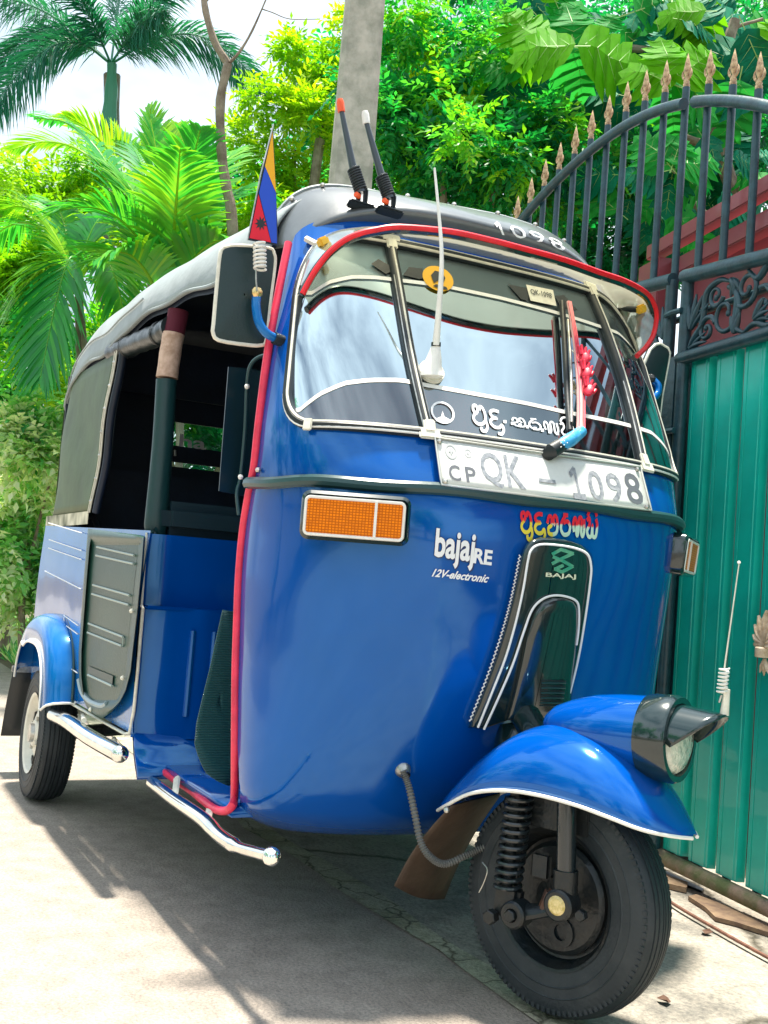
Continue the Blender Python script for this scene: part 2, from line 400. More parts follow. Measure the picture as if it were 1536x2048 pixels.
# tinted films and white pinstripes on the glass
FILMTOP = film('grey_sun_film', (0.80, 0.80, 0.78), 0.07, 0.35); FILMLOW = film('dark_maroon_film', (0.30, 0.10, 0.09), 0.22, 0.05)
GREYFILM = mat('grey_tint_film', (0.20, 0.20, 0.19), 0.35, var=0.1, vscale=5)
def g_at(x, y, off=0.003):
    return on_cab(x, y, off, (-60 if x < 700 else (-30 if x < 860 else (0 if x < 1150 else 38)), 1.05+(880-y)/900))
top_line = [(625, 588), (660, 566), (705, 556), (750, 557), (800, 563), (880, 573), (1000, 598), (1100, 624), (1190, 652), (1235, 668)]
low_line = [(600, 822), (640, 790), (690, 768), (740, 762), (800, 762), (850, 772), (950, 790), (1050, 808), (1130, 826), (1240, 848), (1300, 866)]
def zof(line):
    tab = []
    for x, y in line:
        p, z = cowl_hit(x, y, 0.0, (-60 if x < 700 else (-25 if x < 860 else (5 if x < 1150 else 38)), 1.05+(880-y)/900)); tab.append((p, z))
    tab.sort(); return tab
tt, tl = zof(top_line), zof(low_line)
def zline(tab, p):
    if p <= tab[0][0]: return tab[0][1]
    if p >= tab[-1][0]:
        return tab[0][1] if p > 63 else tab[-1][1]+(tab[0][1]-tab[-1][1])*max(0, (p-tab[-1][0])/(66-tab[-1][0]))
    for a, b in zip(tab, tab[1:]):
        if a[0] <= p <= b[0]: return a[1]+(b[1]-a[1])*(p-a[0])/max(1e-6, b[0]-a[0])
cp = [p for p in np.linspace(-62, 62, 70)]
for tb in (tt, tl):
    pts = [S(p, max(zlo(p)+0.004, min(zhi(p)-0.004, zline(tb, p))), 0.004) for p in cp]
    pts = [p for p in pts]
    rows = [[S(p, max(zlo(p)+0.003, min(zhi(p)-0.006, zline(tb, p)))+dz, 0.0035) for dz in (-0.0045, 0.0045)] for p in cp]
    mesh_obj('film_pinstripe', *grid(rows), WHITE, ws)
mesh_obj('sun_film', *grid([[S(p, max(zlo(p)+0.004, zline(tt, p))+(zhi(p)-0.003-max(zlo(p)+0.004, zline(tt, p)))*k/5, 0.0022) for k in range(6)] for p in cp]), FILMTOP, ws)
mesh_obj('lower_film', *grid([[S(p, zlo(p)+0.003+(max(zlo(p)+0.006, zline(tl, p))-zlo(p)-0.003)*k/4, 0.0022) for k in range(5)] for p in cp]), FILMLOW, ws)
# stickers on the glass
def poly_decal(name, pts, m, parent, off=0.004, f=None):
    bm = bmesh.new(); vs = [bm.verts.new((x, y, 0)) for x, y in pts]; fc = bm.faces.new(vs)
    bmesh.ops.triangulate(bm, faces=[fc]); 
    bmesh.ops.subdivide_edges(bm, edges=bm.edges[:], cuts=1, use_grid_fill=False)
    V = [(f or g_at)(v.co.x, v.co.y, off) for v in bm.verts]; F = [tuple(v.index for v in q.verts) for q in bm.faces]; bm.free()
    return mesh_obj(name, V, F, m, parent, smooth=False)
YEL = mat('yellow_print', (0.80, 0.42, 0.01), 0.4); MAROON = mat('maroon_reflection', (0.16, 0.01, 0.015), 0.5)
def ell(cx, cy, rx, ry, rot=0, n=24):
    c, s = math.cos(rad(rot)), math.sin(rad(rot))
    return [(cx+rx*math.cos(t)*c-ry*math.sin(t)*s, cy+rx*math.cos(t)*s+ry*math.sin(t)*c) for t in [2*math.pi*k/n for k in range(n)]]
st = poly_decal('round_sticker', ell(876, 557, 33, 23, 28), YEL, ws, 0.005)
poly_decal('sticker_emblem', [(862, 550), (870, 541), (884, 545), (891, 556), (886, 566), (876, 561), (868, 566)], BLACK, st, 0.0065)
poly_decal('sticker_bar', [(866, 572), (872, 568), (893, 574), (896, 580), (880, 577)], BLACK, st, 0.0065)
poly_decal('dark_tape', [(742, 528), (757, 518), (792, 538), (772, 548)], BLACK, ws, 0.0045)
poly_decal('dark_tape', [(806, 550), (818, 534), (845, 537), (850, 556), (838, 558)], BLACK, ws, 0.0045)
poly_decal('dark_tape', [(1015, 568), (1062, 578), (1055, 602), (1042, 598)], BLACK, ws, 0.0045)
poly_decal('dark_tape', [(1110, 592), (1128, 590), (1156, 621), (1120, 612)], BLACK, ws, 0.0045)
pp = poly_decal('permit_sticker', [(1052, 569), (1106, 580), (1113, 612), (1061, 601)], CREAM, ws, 0.006)
decal('permit_text', text_mesh('QK-1098', 0.01), [(1060, 577), (1103, 586), (1104, 598), (1063, 589)], GLOSSBLACK, pp, 0.0075, surf=lambda x, y: g_at(x, y, 0.0075))
# ring emblem and white lettering on the lower film
WPR = mat('white_print', (0.82, 0.83, 0.85), 0.5)
SI = {
 'ba': ([(0.30, .52), (0.12, .66), (.14, .88), (.34, .93), (.44, .76), (.34, .58), (.16, .45), (.08, .22), (.3, .03), (.62, .03), (.88, .25), (.92, .62), (.78, .9), (.6, .92), (.56, .74)],),
 'u': ([(.9, .3), (1.0, .0), (.86, -.28), (.6, -.3), (.55, -.12)],),
 'da': ([(.8, .92), (.42, .92), (.15, .76), (.3, .55), (.6, .52), (.28, .46), (.1, .22), (.35, .02), (.7, .04), (.9, .2), (.98, -.05), (.8, -.3), (.55, -.3)],),
 'sa': ([(.05, .5), (.2, .84), (.42, .8), (.42, .45), (.16, .3), (.18, .06), (.5, .0), (.85, .12), (.95, .5), (.85, .85), (.64, .86), (.6, .6), (.75, .45)],),
 'ra': ([(.3, .97), (.7, .97)], [(.5, .95), (.2, .66), (.1, .3), (.36, .04), (.78, .12), (.9, .45), (.66, .68), (.32, .6)]),
 'na': ([(.1, .2), (.03, .6), (.16, .87), (.32, .62), (.3, .2), (.4, .04), (.5, .3), (.5, .76), (.62, .92), (.75, .78), (.74, .2), (.87, .03), (1, .3), (.96, .85)],),
 'ya': ([(.05, .8), (.24, .92), (.3, .62), (.1, .3), (.25, .04), (.5, .1), (.55, .6), (.6, .1), (.88, .08), (.96, .6), (.84, .9)],),
 'i': ([(.1, 1.0), (.3, 1.3), (.7, 1.3), (.9, 1.02)],),
}
def word(seq, w=0.14, gap=1.15):
    """seq of (glyph, extra marks) -> ribbon in the unit box"""
    V = []; F = []; n = len(seq)
    for k, gs in enumerate(seq):
        for gname in gs:
            v, f = strokes([[(x, y) for x, y in P] for P in SI[gname]], w); b = len(V)
            V += [((x+k*gap)/(n*gap-0.15), y) for x, y in v]; F += [tuple(i+b for i in q) for q in f]
    return V, F
rv, rf = strokes([[(0.5+0.46*math.cos(t), 0.5+0.46*math.sin(t)) for t in [2*math.pi*k/24 for k in range(25)]]], 0.09)
rg = decal('ring_emblem', (rv, rf), [(860, 800), (907, 806), (911, 850), (864, 844)], WPR, ws, 0.005, surf=lambda x, y: g_at(x, y, 0.005))
poly_decal('stupa_mark', [(872, 842), (874, 836), (882, 833), (885, 822), (889, 833), (898, 838), (903, 843), (888, 846)], WPR, rg, 0.005)
decal('windshield_lettering', word([('ba', 'u'), ('da',)], 0.17), [(942, 806), (1003, 822), (1008, 858), (946, 846)], WPR, ws, 0.005, surf=lambda x, y: g_at(x, y, 0.005))
decal('windshield_lettering', word([('sa',), ('ra',), ('na',), ('ya', 'i')], 0.13), [(1020, 832), (1146, 846), (1150, 876), (1026, 850)], WPR, ws, 0.005, surf=lambda x, y: g_at(x, y, 0.005))
for k in range(9):
    x, y = 1010+k*15, 843+k*3.4
    poly_decal('lettering_dot', [(x-3, y-3), (x+3, y-2.5), (x+3, y+3.5), (x-3, y+3)], WPR, ws, 0.005)
# black rubber belt strip
bp = [S(p, 0.927+0.002*math.sin(p*0.2), 0.006) for p in np.linspace(-88, 88, 60)]
MB().add(*tube(bp, 0.0125, 10)).build('belt_moulding', TRIMRUB, cab)

# number plate
PQ = [(870, 875), (1281, 934), (1303, 1021), (883, 969)]
PLM = mat('plate_white', (0.70, 0.71, 0.68), 0.35, var=0.08, vscale=25, col2=(0.62, 0.64, 0.62))
def pl(x, y, off): return on_cab(x, y, off)
pv, pf = gridquad(24, 6)
def rounded(u, v):
    return u, v
plate = mesh_obj('number_plate', [pl(*bil(PQ, u, v), 0.016+0.0006*math.sin(u*9)) for u, v in pv], pf, PLM, rick)
solid(plate, 0.004)
RIM = mat('plate_rim', (0.55, 0.56, 0.52), 0.35, metal=0.5)
edge = [bil(PQ, u, v) for u, v in [(k/20, 0) for k in range(21)]+[(1, k/6) for k in range(1, 7)]+[(1-k/20, 1) for k in range(1, 21)]+[(0, 1-k/6) for k in range(1, 6)]]
MB().add(*tube([pl(x, y, 0.018) for x, y in edge], 0.0022, 6, closed=True)).build('plate_rim', RIM, plate)
# beaded grey-and-black letters
PLT = bpy.data.materials.new('beaded_plate_lettering'); PLT.use_nodes = True; t_ = PLT.node_tree; b_ = t_.nodes['Principled BSDF']
g_ = t_.nodes.new('ShaderNodeTexCoord'); v_ = t_.nodes.new('ShaderNodeTexVoronoi'); v_.inputs['Scale'].default_value = 190
r_ = t_.nodes.new('ShaderNodeValToRGB'); r_.color_ramp.interpolation = 'CONSTANT'; r_.color_ramp.elements[0].color = (0.42, 0.44, 0.46, 1); r_.color_ramp.elements[1].color = (0.02, 0.03, 0.05, 1); r_.color_ramp.elements[1].position = 0.44
t_.links.new(g_.outputs['Object'], v_.inputs['Vector']); t_.links.new(v_.outputs['Distance'], r_.inputs[0]); t_.links.new(r_.outputs[0], b_.inputs['Base Color']); b_.inputs['Roughness'].default_value = 0.25
EMBM = mat('mid_grey_embossing', (0.17, 0.19, 0.22), 0.35, col2=(0.36, 0.38, 0.41), vscale=120)
EMBD = mat('dark_grey_embossing', (0.12, 0.13, 0.15), 0.4)
def ptext(s, u0, u1, v0, v1, bold=0.012, m=None, off=0.0173):
    a, b, c, d = bil(PQ, u0, v1), bil(PQ, u1, v1), bil(PQ, u1, v0), bil(PQ, u0, v0)
    return decal('plate_lettering', text_mesh(s, bold), [a, b, c, d], m or EMBM, plate, surf=lambda x, y: pl(x, y, off))
ptext('C', 0.045, 0.10, 0.12, 0.46, 0.012, EMBD); ptext('P', 0.125, 0.175, 0.12, 0.46, 0.012, EMBD)
ptext('Q', 0.205, 0.31, 0.08, 0.84); ptext('K', 0.325, 0.41, 0.12, 0.84)
ptext('-', 0.48, 0.56, 0.34, 0.42)
v, f = strokes([[(0.05, 0.72), (0.5, 0.95)], [(0.5, 0.98), (0.5, 0.02)], [(0.0, 0.03), (1.0, 0.03)]], 0.2)
decal('plate_lettering', (v, f), [bil(PQ, 0.635, 0.78), bil(PQ, 0.695, 0.78), bil(PQ, 0.695, 0.10), bil(PQ, 0.635, 0.10)], EMBM, plate, surf=lambda x, y: pl(x, y, 0.0173))
ptext('0', 0.72, 0.79, 0.08, 0.76); ptext('9', 0.81, 0.88, 0.08, 0.76); ptext('8', 0.90, 0.975, 0.10, 0.82, 0.012, EMBD)
EMBG = mat('embossed_grey', (0.42, 0.44, 0.45), 0.4)
v, f = strokes([[(0.5+0.42*math.cos(t), 0.5+0.42*math.sin(t)) for t in [2*math.pi*k/16 for k in range(17)]], [(0.3, 0.5), (0.7, 0.5)], [(0.5, 0.3), (0.5, 0.7)]], 0.13)
decal('plate_crest', (v, f), [bil(PQ, 0.04, 0.92), bil(PQ, 0.10, 0.92), bil(PQ, 0.10, 0.58), bil(PQ, 0.04, 0.58)], EMBG, plate, surf=lambda x, y: pl(x, y, 0.0173))
decal('plate_crest', (v, f), [bil(PQ, 0.135, 0.86), bil(PQ, 0.17, 0.86), bil(PQ, 0.17, 0.66), bil(PQ, 0.135, 0.66)], EMBG, plate, surf=lambda x, y: pl(x, y, 0.0173))
for u, v in ((0.02, 0.93), (0.02, 0.07), (0.98, 0.93), (0.98, 0.07)):
    q = pl(*bil(PQ, u, v), 0.018); MB().add(*sphere(q, 0.0055, 8)).build('rivet', STEEL, plate)

# ---- turn signals
def frame_on(psi, z, off):
    n = Snorm(psi, z); t = (S(psi+1, z)-S(psi-1, z)).normalized(); up = n.cross(t)
    if up.z < 0: up = -up
    M = Matrix((t, up, n)).transposed().to_4x4(); M.translation = S(psi, z, off); return M
AMB2 = mat('amber_lens_grid', (0.80, 0.20, 0.005), 0.4, coat=0.0, spec=0.15)
nt = AMB2.node_tree; bb = nt.nodes['Principled BSDF']; g1_ = nt.nodes.new('ShaderNodeTexCoord'); wv = nt.nodes.new('ShaderNodeTexBrick')
wv.offset = 0; wv.inputs['Scale'].default_value = 1; wv.inputs['Brick Width'].default_value = 0.006; wv.inputs['Row Height'].default_value = 0.005; wv.inputs['Mortar Size'].default_value = 0.0011; wv.inputs['Mortar Smooth'].default_value = 0.6
wv.inputs['Color1'].default_value = (0.95, 0.26, 0.004, 1); wv.inputs['Color2'].default_value = (0.75, 0.20, 0.008, 1); wv.inputs['Mortar'].default_value = (0.48, 0.095, 0.0, 1)
nt.links.new(g1_.outputs['Object'], wv.inputs['Vector']); nt.links.new(wv.outputs['Color'], bb.inputs['Base Color'])
for sg in (1, -1):
    h = cowl_hit(700, 1036, 0.02, (-46, 0.87)); n = Snorm(*h)
    if sg < 0: h = (-58.0, 0.862)
    M = frame_on(sg*h[0]*-1*-1 if sg > 0 else -h[0], h[1], 0.0)
    ts = empty('turn_signal'); ts.parent = rick; ts.matrix_local = M = Matrix.Translation(M.translation+Vector((0.012, 0, 0))) @ Matrix.Rotation(rad(14) if M.translation.y < 0 else rad(-20), 4, 'Z') @ M.to_3x3().to_4x4()
    Q = Matrix.Identity(4)
    # housing: prism with rounded corners, deeper towards the vehicle's middle
    def rr(w, hh, r, n=5):
        P = []
        for cx, cy, a0 in ((w/2-r, hh/2-r, 0), (-w/2+r, hh/2-r, 90), (-w/2+r, -hh/2+r, 180), (w/2-r, -hh/2+r, 270)):
            P += [(cx+r*math.cos(rad(a0+90*k/n)), cy+r*math.sin(rad(a0+90*k/n))) for k in range(n+1)]
        return P
    R0, R1, R2 = rr(0.202, 0.092, 0.016), rr(0.200, 0.090, 0.016), rr(0.190, 0.078, 0.012)
    rows = [[Vector((x, y, -0.035)) for x, y in R0], [Vector((x, y, 0.030)) for x, y in R1], [Vector((x, y, 0.036)) for x, y in R2], [Vector((x, y, 0.030)) for x, y in rr(0.184, 0.072, 0.010)]]
    MB().add(*grid(rows, closed_v=True)).build('housing', GLOSSBLACK, ts, sharp=40)
    fr_ = MB().add(*tube([Vector((x-0.002, y-0.001, 0.035)) for x, y in rr(0.180, 0.068, 0.008)], 0.0030, 6, closed=True))
    fr_.add(*box((0.036*sg, -0.001, 0.036), (0.005, 0.066, 0.005))).build('lens_frame', WHITE, ts)
    V = [Vector((x, y, 0.0345)) for x, y in rr(0.180, 0.068, 0.008)]
    mesh_obj('lens', V, [tuple(range(len(V)))], AMB2, ts, smooth=False)

# ---- lettering on the cowl
def cg(x, y, off=0.0025): return on_cab(x, y, off, ((-22 if x < 1000 else 2), 0.85-(y-1080)/1000))
SHD = mat('dark_shadow_print', (0.0, 0.015, 0.10), 0.4)
w1 = decal('model_lettering', text_mesh('bajaj', 0.028, 0, 1.0), [(873, 1056), (953, 1066), (945, 1143), (867, 1131)], WPR, rick, surf=lambda x, y: cg(x, y, 0.0030))
decal('lettering_shadow', text_mesh('bajaj', 0.055, 0, 1.0), [(872, 1055), (955, 1067), (948, 1146), (866, 1133)], SHD, w1, surf=lambda x, y: cg(x, y, 0.0018))
decal('model_lettering', text_mesh('RE', 0.035), [(950, 1096), (986, 1101), (983, 1131), (946, 1126)], WPR, rick, surf=lambda x, y: cg(x, y, 0.0030))
decal('model_lettering', text_mesh('12V-electronic', 0.030, 0.35), [(866, 1137), (980, 1149), (976, 1166), (863, 1153)], WPR, rick, surf=lambda x, y: cg(x, y, 0.0030))
# two-colour slogan sticker: red upper, yellow-to-white lower
STK = bpy.data.materials.new('red_yellow_print'); STK.use_nodes = True; t_ = STK.node_tree; b_ = t_.nodes['Principled BSDF']
at_ = t_.nodes.new('ShaderNodeVertexColor'); at_.layer_name = 'print'; t_.links.new(at_.outputs[0], b_.inputs['Base Color']); b_.inputs['Roughness'].default_value = 0.4
SQ = [(1040, 1022), (1196, 1034), (1194, 1076), (1042, 1064)]
v, f = word([('ba', 'u'), ('da',), ('sa',), ('ra',), ('na',), ('ya', 'i')], 0.2)
o = decal('slogan_sticker', (v, f), SQ, STK, rick, surf=lambda x, y: cg(x, y, 0.003))
ca = o.data.color_attributes.new('print', 'FLOAT_COLOR', 'POINT')
for i, (u, w_) in enumerate(v):
    ca.data[i].color = (0.75, 0.01, 0.03, 1) if w_ > 0.5 else ((0.8, 0.65, 0.05, 1) if u < 0.42 else (0.55, 0.75, 0.6, 1))

# ---- centre vent panel (fork cover)
vp = [(940, 1455), (944, 1438), (958, 1405), (975, 1360), (994, 1308), (1010, 1255), (1024, 1200), (1035, 1150), (1043, 1110), (1050, 1092), (1062, 1079), (1080, 1074), (1110, 1076), (1140, 1081),
      (1164, 1090), (1179, 1103), (1185, 1122), (1184, 1150), (1179, 1190), (1171, 1240), (1162, 1290), (1153, 1335), (1145, 1375), (1140, 1410), (1136, 1450),
      (1120, 1452), (1095, 1445), (1060, 1438), (1020, 1440), (990, 1448), (965, 1459)]
def vg(x, y, off): return on_cab(x, y, off, (-3, 0.85-(y-1080)/1000))
def resample(P, n):
    P = [Vector((x, y, 0)) for x, y in P]+[Vector((*P[0], 0))]; L_ = [0]
    for a, b in zip(P, P[1:]): L_.append(L_[-1]+(b-a).length)
    out = []; k = 0
    for i in range(n):
        s = L_[-1]*i/n
        while L_[k+1] < s: k += 1
        q = P[k].lerp(P[k+1], (s-L_[k])/(L_[k+1]-L_[k])); out.append((q.x, q.y))
    return out
vpn = resample(vp, 90)
def mid_axis(y): return 1112-(y-1080)*(1112-1062)/(370)
rings = []
for f_, off in ((1.03, 0.001), (1.0, 0.012), (0.975, 0.021), (0.93, 0.025), (0.85, 0.027), (0.7, 0.028), (0.5, 0.029), (0.3, 0.029), (0.12, 0.029), (0.01, 0.029)):
    ring = []
    for x, y in vpn:
        yc = min(max(y, 1120), 1415) if f_ < 1 else 1265; yc2 = y+(yc-y)*(1-f_)
        xa = mid_axis(y); ring.append(vg(xa+(x-xa)*f_, y+(min(max(y, 1110), 1425)-y)*(1-f_)*1.0, off))
    rings.append(ring)
vent = MB().add(*grid(rings, closed_v=True)).build('fork_cover', GLOSSBLACK, rick, sharp=60)
hump = [(1012, 1441), (1026, 1390), (1040, 1330), (1052, 1270), (1066, 1226), (1082, 1203), (1105, 1194), (1130, 1195), (1148, 1202), (1156, 1216), (1156, 1260), (1151, 1310), (1144, 1360), (1137, 1440), (1110, 1445), (1050, 1440)]
hn = resample(hump, 60); hc = (1092, 1330); rings = []
for f_, off in ((1.02, 0.026), (0.97, 0.033), (0.9, 0.039), (0.75, 0.043), (0.5, 0.045), (0.2, 0.046), (0.01, 0.046)):
    rings.append([vg(mid_axis(y)+20*(1-(y-1190)/260)+(x-mid_axis(y)-20*(1-(y-1190)/260))*f_, y+(min(max(y, 1225), 1420)-y)*(1-f_), off) for x, y in hn])
MB().add(*grid(rings, closed_v=True)).build('raised_centre', GLOSSBLACK, vent, sharp=60)
def cowl_line(name, pts, r, m, parent, off, n=6, sm=6, flat=1.0):
    pts = smooth_path([Vector((x, y, 0)) for x, y in pts], sm)
    return MB().add(*tube([vg(p.x, p.y, off) for p in pts], r, 6, flat=flat)).build(name, m, parent)
cowl_line('cover_pinstripe', [(956, 1455), (982, 1390), (1010, 1318), (1030, 1250), (1046, 1180), (1056, 1120), (1064, 1098), (1082, 1089), (1120, 1091), (1155, 1098), (1175, 1109), (1182, 1130), (1181, 1160), (1170, 1240), (1156, 1320), (1140, 1386)], 0.0024, WPR, vent, 0.0285)
cowl_line('cover_pinstripe', [(968, 1459), (995, 1400), (1025, 1330), (1048, 1262), (1064, 1220), (1084, 1199), (1108, 1191), (1135, 1194), (1154, 1204), (1158, 1224), (1157, 1260), (1153, 1290)], 0.0024, WPR, vent, 0.0325)
zz = []; base_ = smooth_path([Vector((940, 1442, 0)), Vector((975, 1352, 0)), Vector((1004, 1265, 0)), Vector((1024, 1190, 0)), Vector((1040, 1110, 0))], 22)
for i, p in enumerate(base_): zz.append((p.x+(1.8 if i % 2 else -1.8), p.y))
MB().add(*tube([vg(x, y, 0.012) for x, y in zz], 0.0016, 5)).build('beaded_edge', WPR, vent)
sl = MB()
for k in range(6):
    y = 1361+k*10; x0, x1 = 1083-k*0.6, 1132-k*1.5
    a = [vg(x0+(x1-x0)*j/4, y+(x0+(x1-x0)*j/4-x0)*0.03, 0.0465) for j in range(5)]; sl.add(*tube(a, 0.0014, 5))
for k in range(3):
    y = 1364+k*20; sl.add(*box((0, 0, 0), (0.004, 0.016, 0.005), Matrix.Translation(vg(1070-k*3, y, 0.036))))
sl.build('cooling_slots', BLACK, vent)
o = MB()
for k in range(5):
    y = 1366+k*10; x0, x1 = 1083-k*0.6, 1132-k*1.5
    o.add(*tube([vg(x0+(x1-x0)*j/4, y, 0.0462) for j in range(5)], 0.0018, 5))
o.build('slot_ribs', TRIMRUB, vent)
LOGO = mat('emblem_foil', (0.35, 0.62, 0.42), 0.25, metal=0.6, col2=(0.02, 0.40, 0.28), vscale=30)
def vflat(x, y, off=0.031): return vg(x, y, off)
for pts in ([(1105, 1108), (1122, 1099), (1146, 1107), (1124, 1117), (1105, 1127)], [(1107, 1114), (1124, 1121), (1145, 1133), (1124, 1144), (1110, 1138), (1126, 1131)]):
    v, f = [], []
    for (x0, y0), (x1, y1) in zip(pts, pts[1:]):
        L__ = math.hypot(x1-x0, y1-y0); ex, ey = (x1-x0)/L__, (y1-y0)/L__; k0 = len(v); nx, ny = -ey*3.4, ex*3.4
        v += [(x0-ex*1.5+nx, y0-ey*1.5+ny), (x1+ex*1.5+nx, y1+ey*1.5+ny), (x1+ex*1.5-nx, y1+ey*1.5-ny), (x0-ex*1.5-nx, y0-ey*1.5-ny)]; f.append((k0, k0+1, k0+2, k0+3))
    mesh_obj('emblem', [vg(x, y, 0.031) for x, y in v], f, LOGO, vent, smooth=False)
decal('emblem_lettering', text_mesh('BAJAJ', 0.02), [(1092, 1145), (1152, 1149), (1152, 1160), (1091, 1156)], mat('gold_print', (0.72, 0.75, 0.55), 0.35), vent, surf=lambda x, y: vg(x, y, 0.0315))
# small red/pink door edge beading
pink = [(577, 486), (570, 520), (560, 570), (548, 632), (538, 690), (528, 760), (516, 860), (508, 935), (498, 985), (486, 1060), (478, 1150), (474, 1250), (471, 1350), (470, 1500), (469, 1590), (464, 1612), (450, 1622), (432, 1619), (412, 1606), (380, 1580), (350, 1560), (322, 1540), (292, 1530)]
def door_y(py): return -(interp(CT, max(0.24, min(1.55, 0.26+(1610-py)/1000)))[2]+0.004)
P = [at(x, y, y=door_y(y) if y < 1600 else -0.49) for x, y in pink]
tube_obj('door_edge_beading', P, 0.0085, PINK, rick, sm=4)
for px, py in ((513, 940), ):
    MB().add(*sphere(on_cab(px+3, py, 0.006, (-80, .95)), 0.006, 8)).build('screw', STEEL, rick)
# ---- roof front cap (vinyl over the header), with rivets
def cap_curve(pts, xf):
    out = []
    for px, py in pts:
        x = xf(0); 
        for _ in range(6): q = at(px, py, x=x); x = xf(q.y)
        out.append(q)
    return out
top_px = [(556, 448), (558, 420), (566, 395), (585, 377), (620, 369), (700, 377), (800, 392), (900, 404), (1000, 430), (1100, 466), (1180, 499), (1230, 532), (1256, 575), (1262, 620)]
TOPC = cap_curve(top_px, lambda y: 1.36-0.25*y*y)
def capT(y): return 1.36-0.25*y*y, None
def capz(y): return 1.665-0.10*abs(y/0.5)**3.5-0.03*y*y
rows = []
ys = [math.sin(math.pi/2*k/22)*0.445 for k in range(-22, 23)]
for y in ys:
    a = abs(y)/0.445; e = math.sqrt(max(0, 1-a**5))
    hz = 1.49-0.015*a if a < 1 else 1.475
    z_low = 1.535-0.080*a**4; z_top = 1.47+(1.655-1.47)*(max(0, 1-a**6))**0.5+0.020*min(1, max(0, (y+0.15)/0.3))*(1-a**8)
    xl = 1.50-0.42*y*y; yy = y*0.955
    P0 = Vector((xl, yy, z_low)); P4 = Vector((1.335-0.10*y*y, y, z_top))
    P1 = Vector((xl+0.028*e, yy, z_low+0.012*e)); P2 = Vector((xl+0.035*e, y*0.97, z_low+0.035*e)); P3 = P4.lerp(P2, 0.45)+Vector((0.004, 0, 0.012))*e
    rows.append(smooth_path([P0, P1, P2, P3, P4, P4+Vector((-0.05, 0, 0.004*e)), P4+Vector((-0.12, 0, -0.004))], 4))
cap = MB().add(*grid(rows)).build('roof_front_cap', VINYL, rick, sharp=60); solid(cap, 0.004)
MB().add(*tube([r[0]+Vector((0.004, 0, -0.001)) for r in rows], 0.0028, 6)).build('cap_piping', CREAM, cap)
MB().add(*tube([r[16]+Vector((0.0, 0, 0.003)) for r in rows], 0.004, 6)).build('cap_seam', CANVAS, cap)
for k in range(2, len(rows)-2, 4):
    MB().add(*sphere(rows[k][15]+Vector((0.004, 0, 0.004)), 0.0065, 8, (1, 1, 1))).build('rivet', STEEL, cap)
CAPTXT = mat('faded_white_print', (0.75, 0.77, 0.78), 0.6)
from mathutils.bvhtree import BVHTree
_cv, _cf = grid(rows); CAPBVH = BVHTree.FromPolygons([tuple(v) for v in _cv], [tuple(f) for f in _cf])
def cap_at(x, y, off=0.004):
    D = ray(x, y).normalized(); h = CAPBVH.ray_cast(CAM, D)
    if h[0] is None:
        h = CAPBVH.find_nearest(CAM+D*2.6)
    n = h[1] if h[1].dot(D) < 0 else -h[1]
    return h[0]+n*off
for ch, x0, x1, y0, y1 in (('1', 985, 1003, 447, 450), ('0', 1014, 1044, 452, 459), ('9', 1054, 1082, 462, 470), ('8', 1092, 1120, 474, 485)):
    a_, b_ = text_mesh(ch, -0.005) if ch != '1' else strokes([[(0.1, 0.75), (0.55, 1.0)], [(0.55, 1.0), (0.55, 0.5)], [(0.55, 0.5), (0.55, 0.0)]], 0.28)
    decal('cap_lettering', (a_, b_), [(x0, y0), (x1, y1), (x1+10, y1+19), (x0+12, y0+19)], CAPTXT, cap, surf=lambda x, y: cap_at(x, y))
# ---- smoked visor with red edging
vis_px = [(605, 588), (618, 563), (635, 535), (660, 504), (690, 480), (720, 467), (750, 460), (800, 454), (900, 463), (980, 480), (1050, 498), (1130, 520), (1200, 545), (1250, 562), (1290, 584), (1306, 605), (1313, 632), (1307, 668), (1292, 694), (1274, 712)]
def visx(k, n): 
    u = k/(n-1)
    return 1.53+0.155*math.sin(math.pi*min(1, max(0, u)))**0.8
nV = len(vis_px)
def vis_pt(k):
    px, py = vis_px[k]; u = k/(nV-1); xx = 1.675
    for _ in range(8):
        q = at(px, py, x=xx); xx = 1.685-0.55*abs(q.y)**2
    return q
VE = smooth_path([vis_pt(k) for k in range(nV)], 4)
VI = []
for i, p in enumerate(VE):
    u = i/(len(VE)-1); ps_ = -66+132*u; z = (ZH+0.018 if abs(ps_) < 42 else zhi(max(-65.9, min(65.9, ps_)))+0.018)
    z = z if abs(ps_) < 64 else z-0.02; VI.append(S(ps_, min(z, 1.50), 0.006))
rowsV = [[a.lerp(b, k/6)+Vector((0, 0, 0.018*math.sin(math.pi*k/6))) for k in range(7)] for a, b in zip(VI, VE)]
vis = MB().add(*grid(rowsV)).build('sun_visor', VISOR, rick)
MB().add(*tube(VE, 0.0062, 8)).build('visor_edging', RED, vis)
MB().add(*tube([p+Vector((-0.009, 0, -0.003)) for p in VE], 0.0085, 8)).build('edging_lining', GLOSSBLACK, vis)
# bracket with yellow rubber at each end
for pts, yc in ((((613, 478), (632, 488), (648, 489)), (646, 484)), (((1240, 615), (1262, 618), (1276, 620)), (1282, 618))):
    g = (-62, 1.44) if pts[0][0] < 700 else (60, 1.44)
    if pts[0][0] < 700:
        P = [on_cab(*pts[0], 0.008, g), on_cab(*pts[1], 0.012, g), on_cab(*pts[2], 0.03, g)]; q = on_cab(*yc, 0.04, g)
        bk = tube_obj('visor_bracket', P, 0.0075, CREAM, rick, n=6)
    else:
        q = at(*yc, x=1.56); bk = tube_obj('visor_bracket', [at(1240, 617, x=1.50), at(1276, 619, x=1.555)], 0.008, BLACK, rick, n=8)
    MB().add(*box((0, 0, 0), (0.022, 0.022, 0.02), Matrix.Translation(q) @ Matrix.Rotation(0.5, 4, 'X'), 0.004)).build('rubber_buffer', mat('yellow_rubber', (0.80, 0.48, 0.04), 0.5), bk)

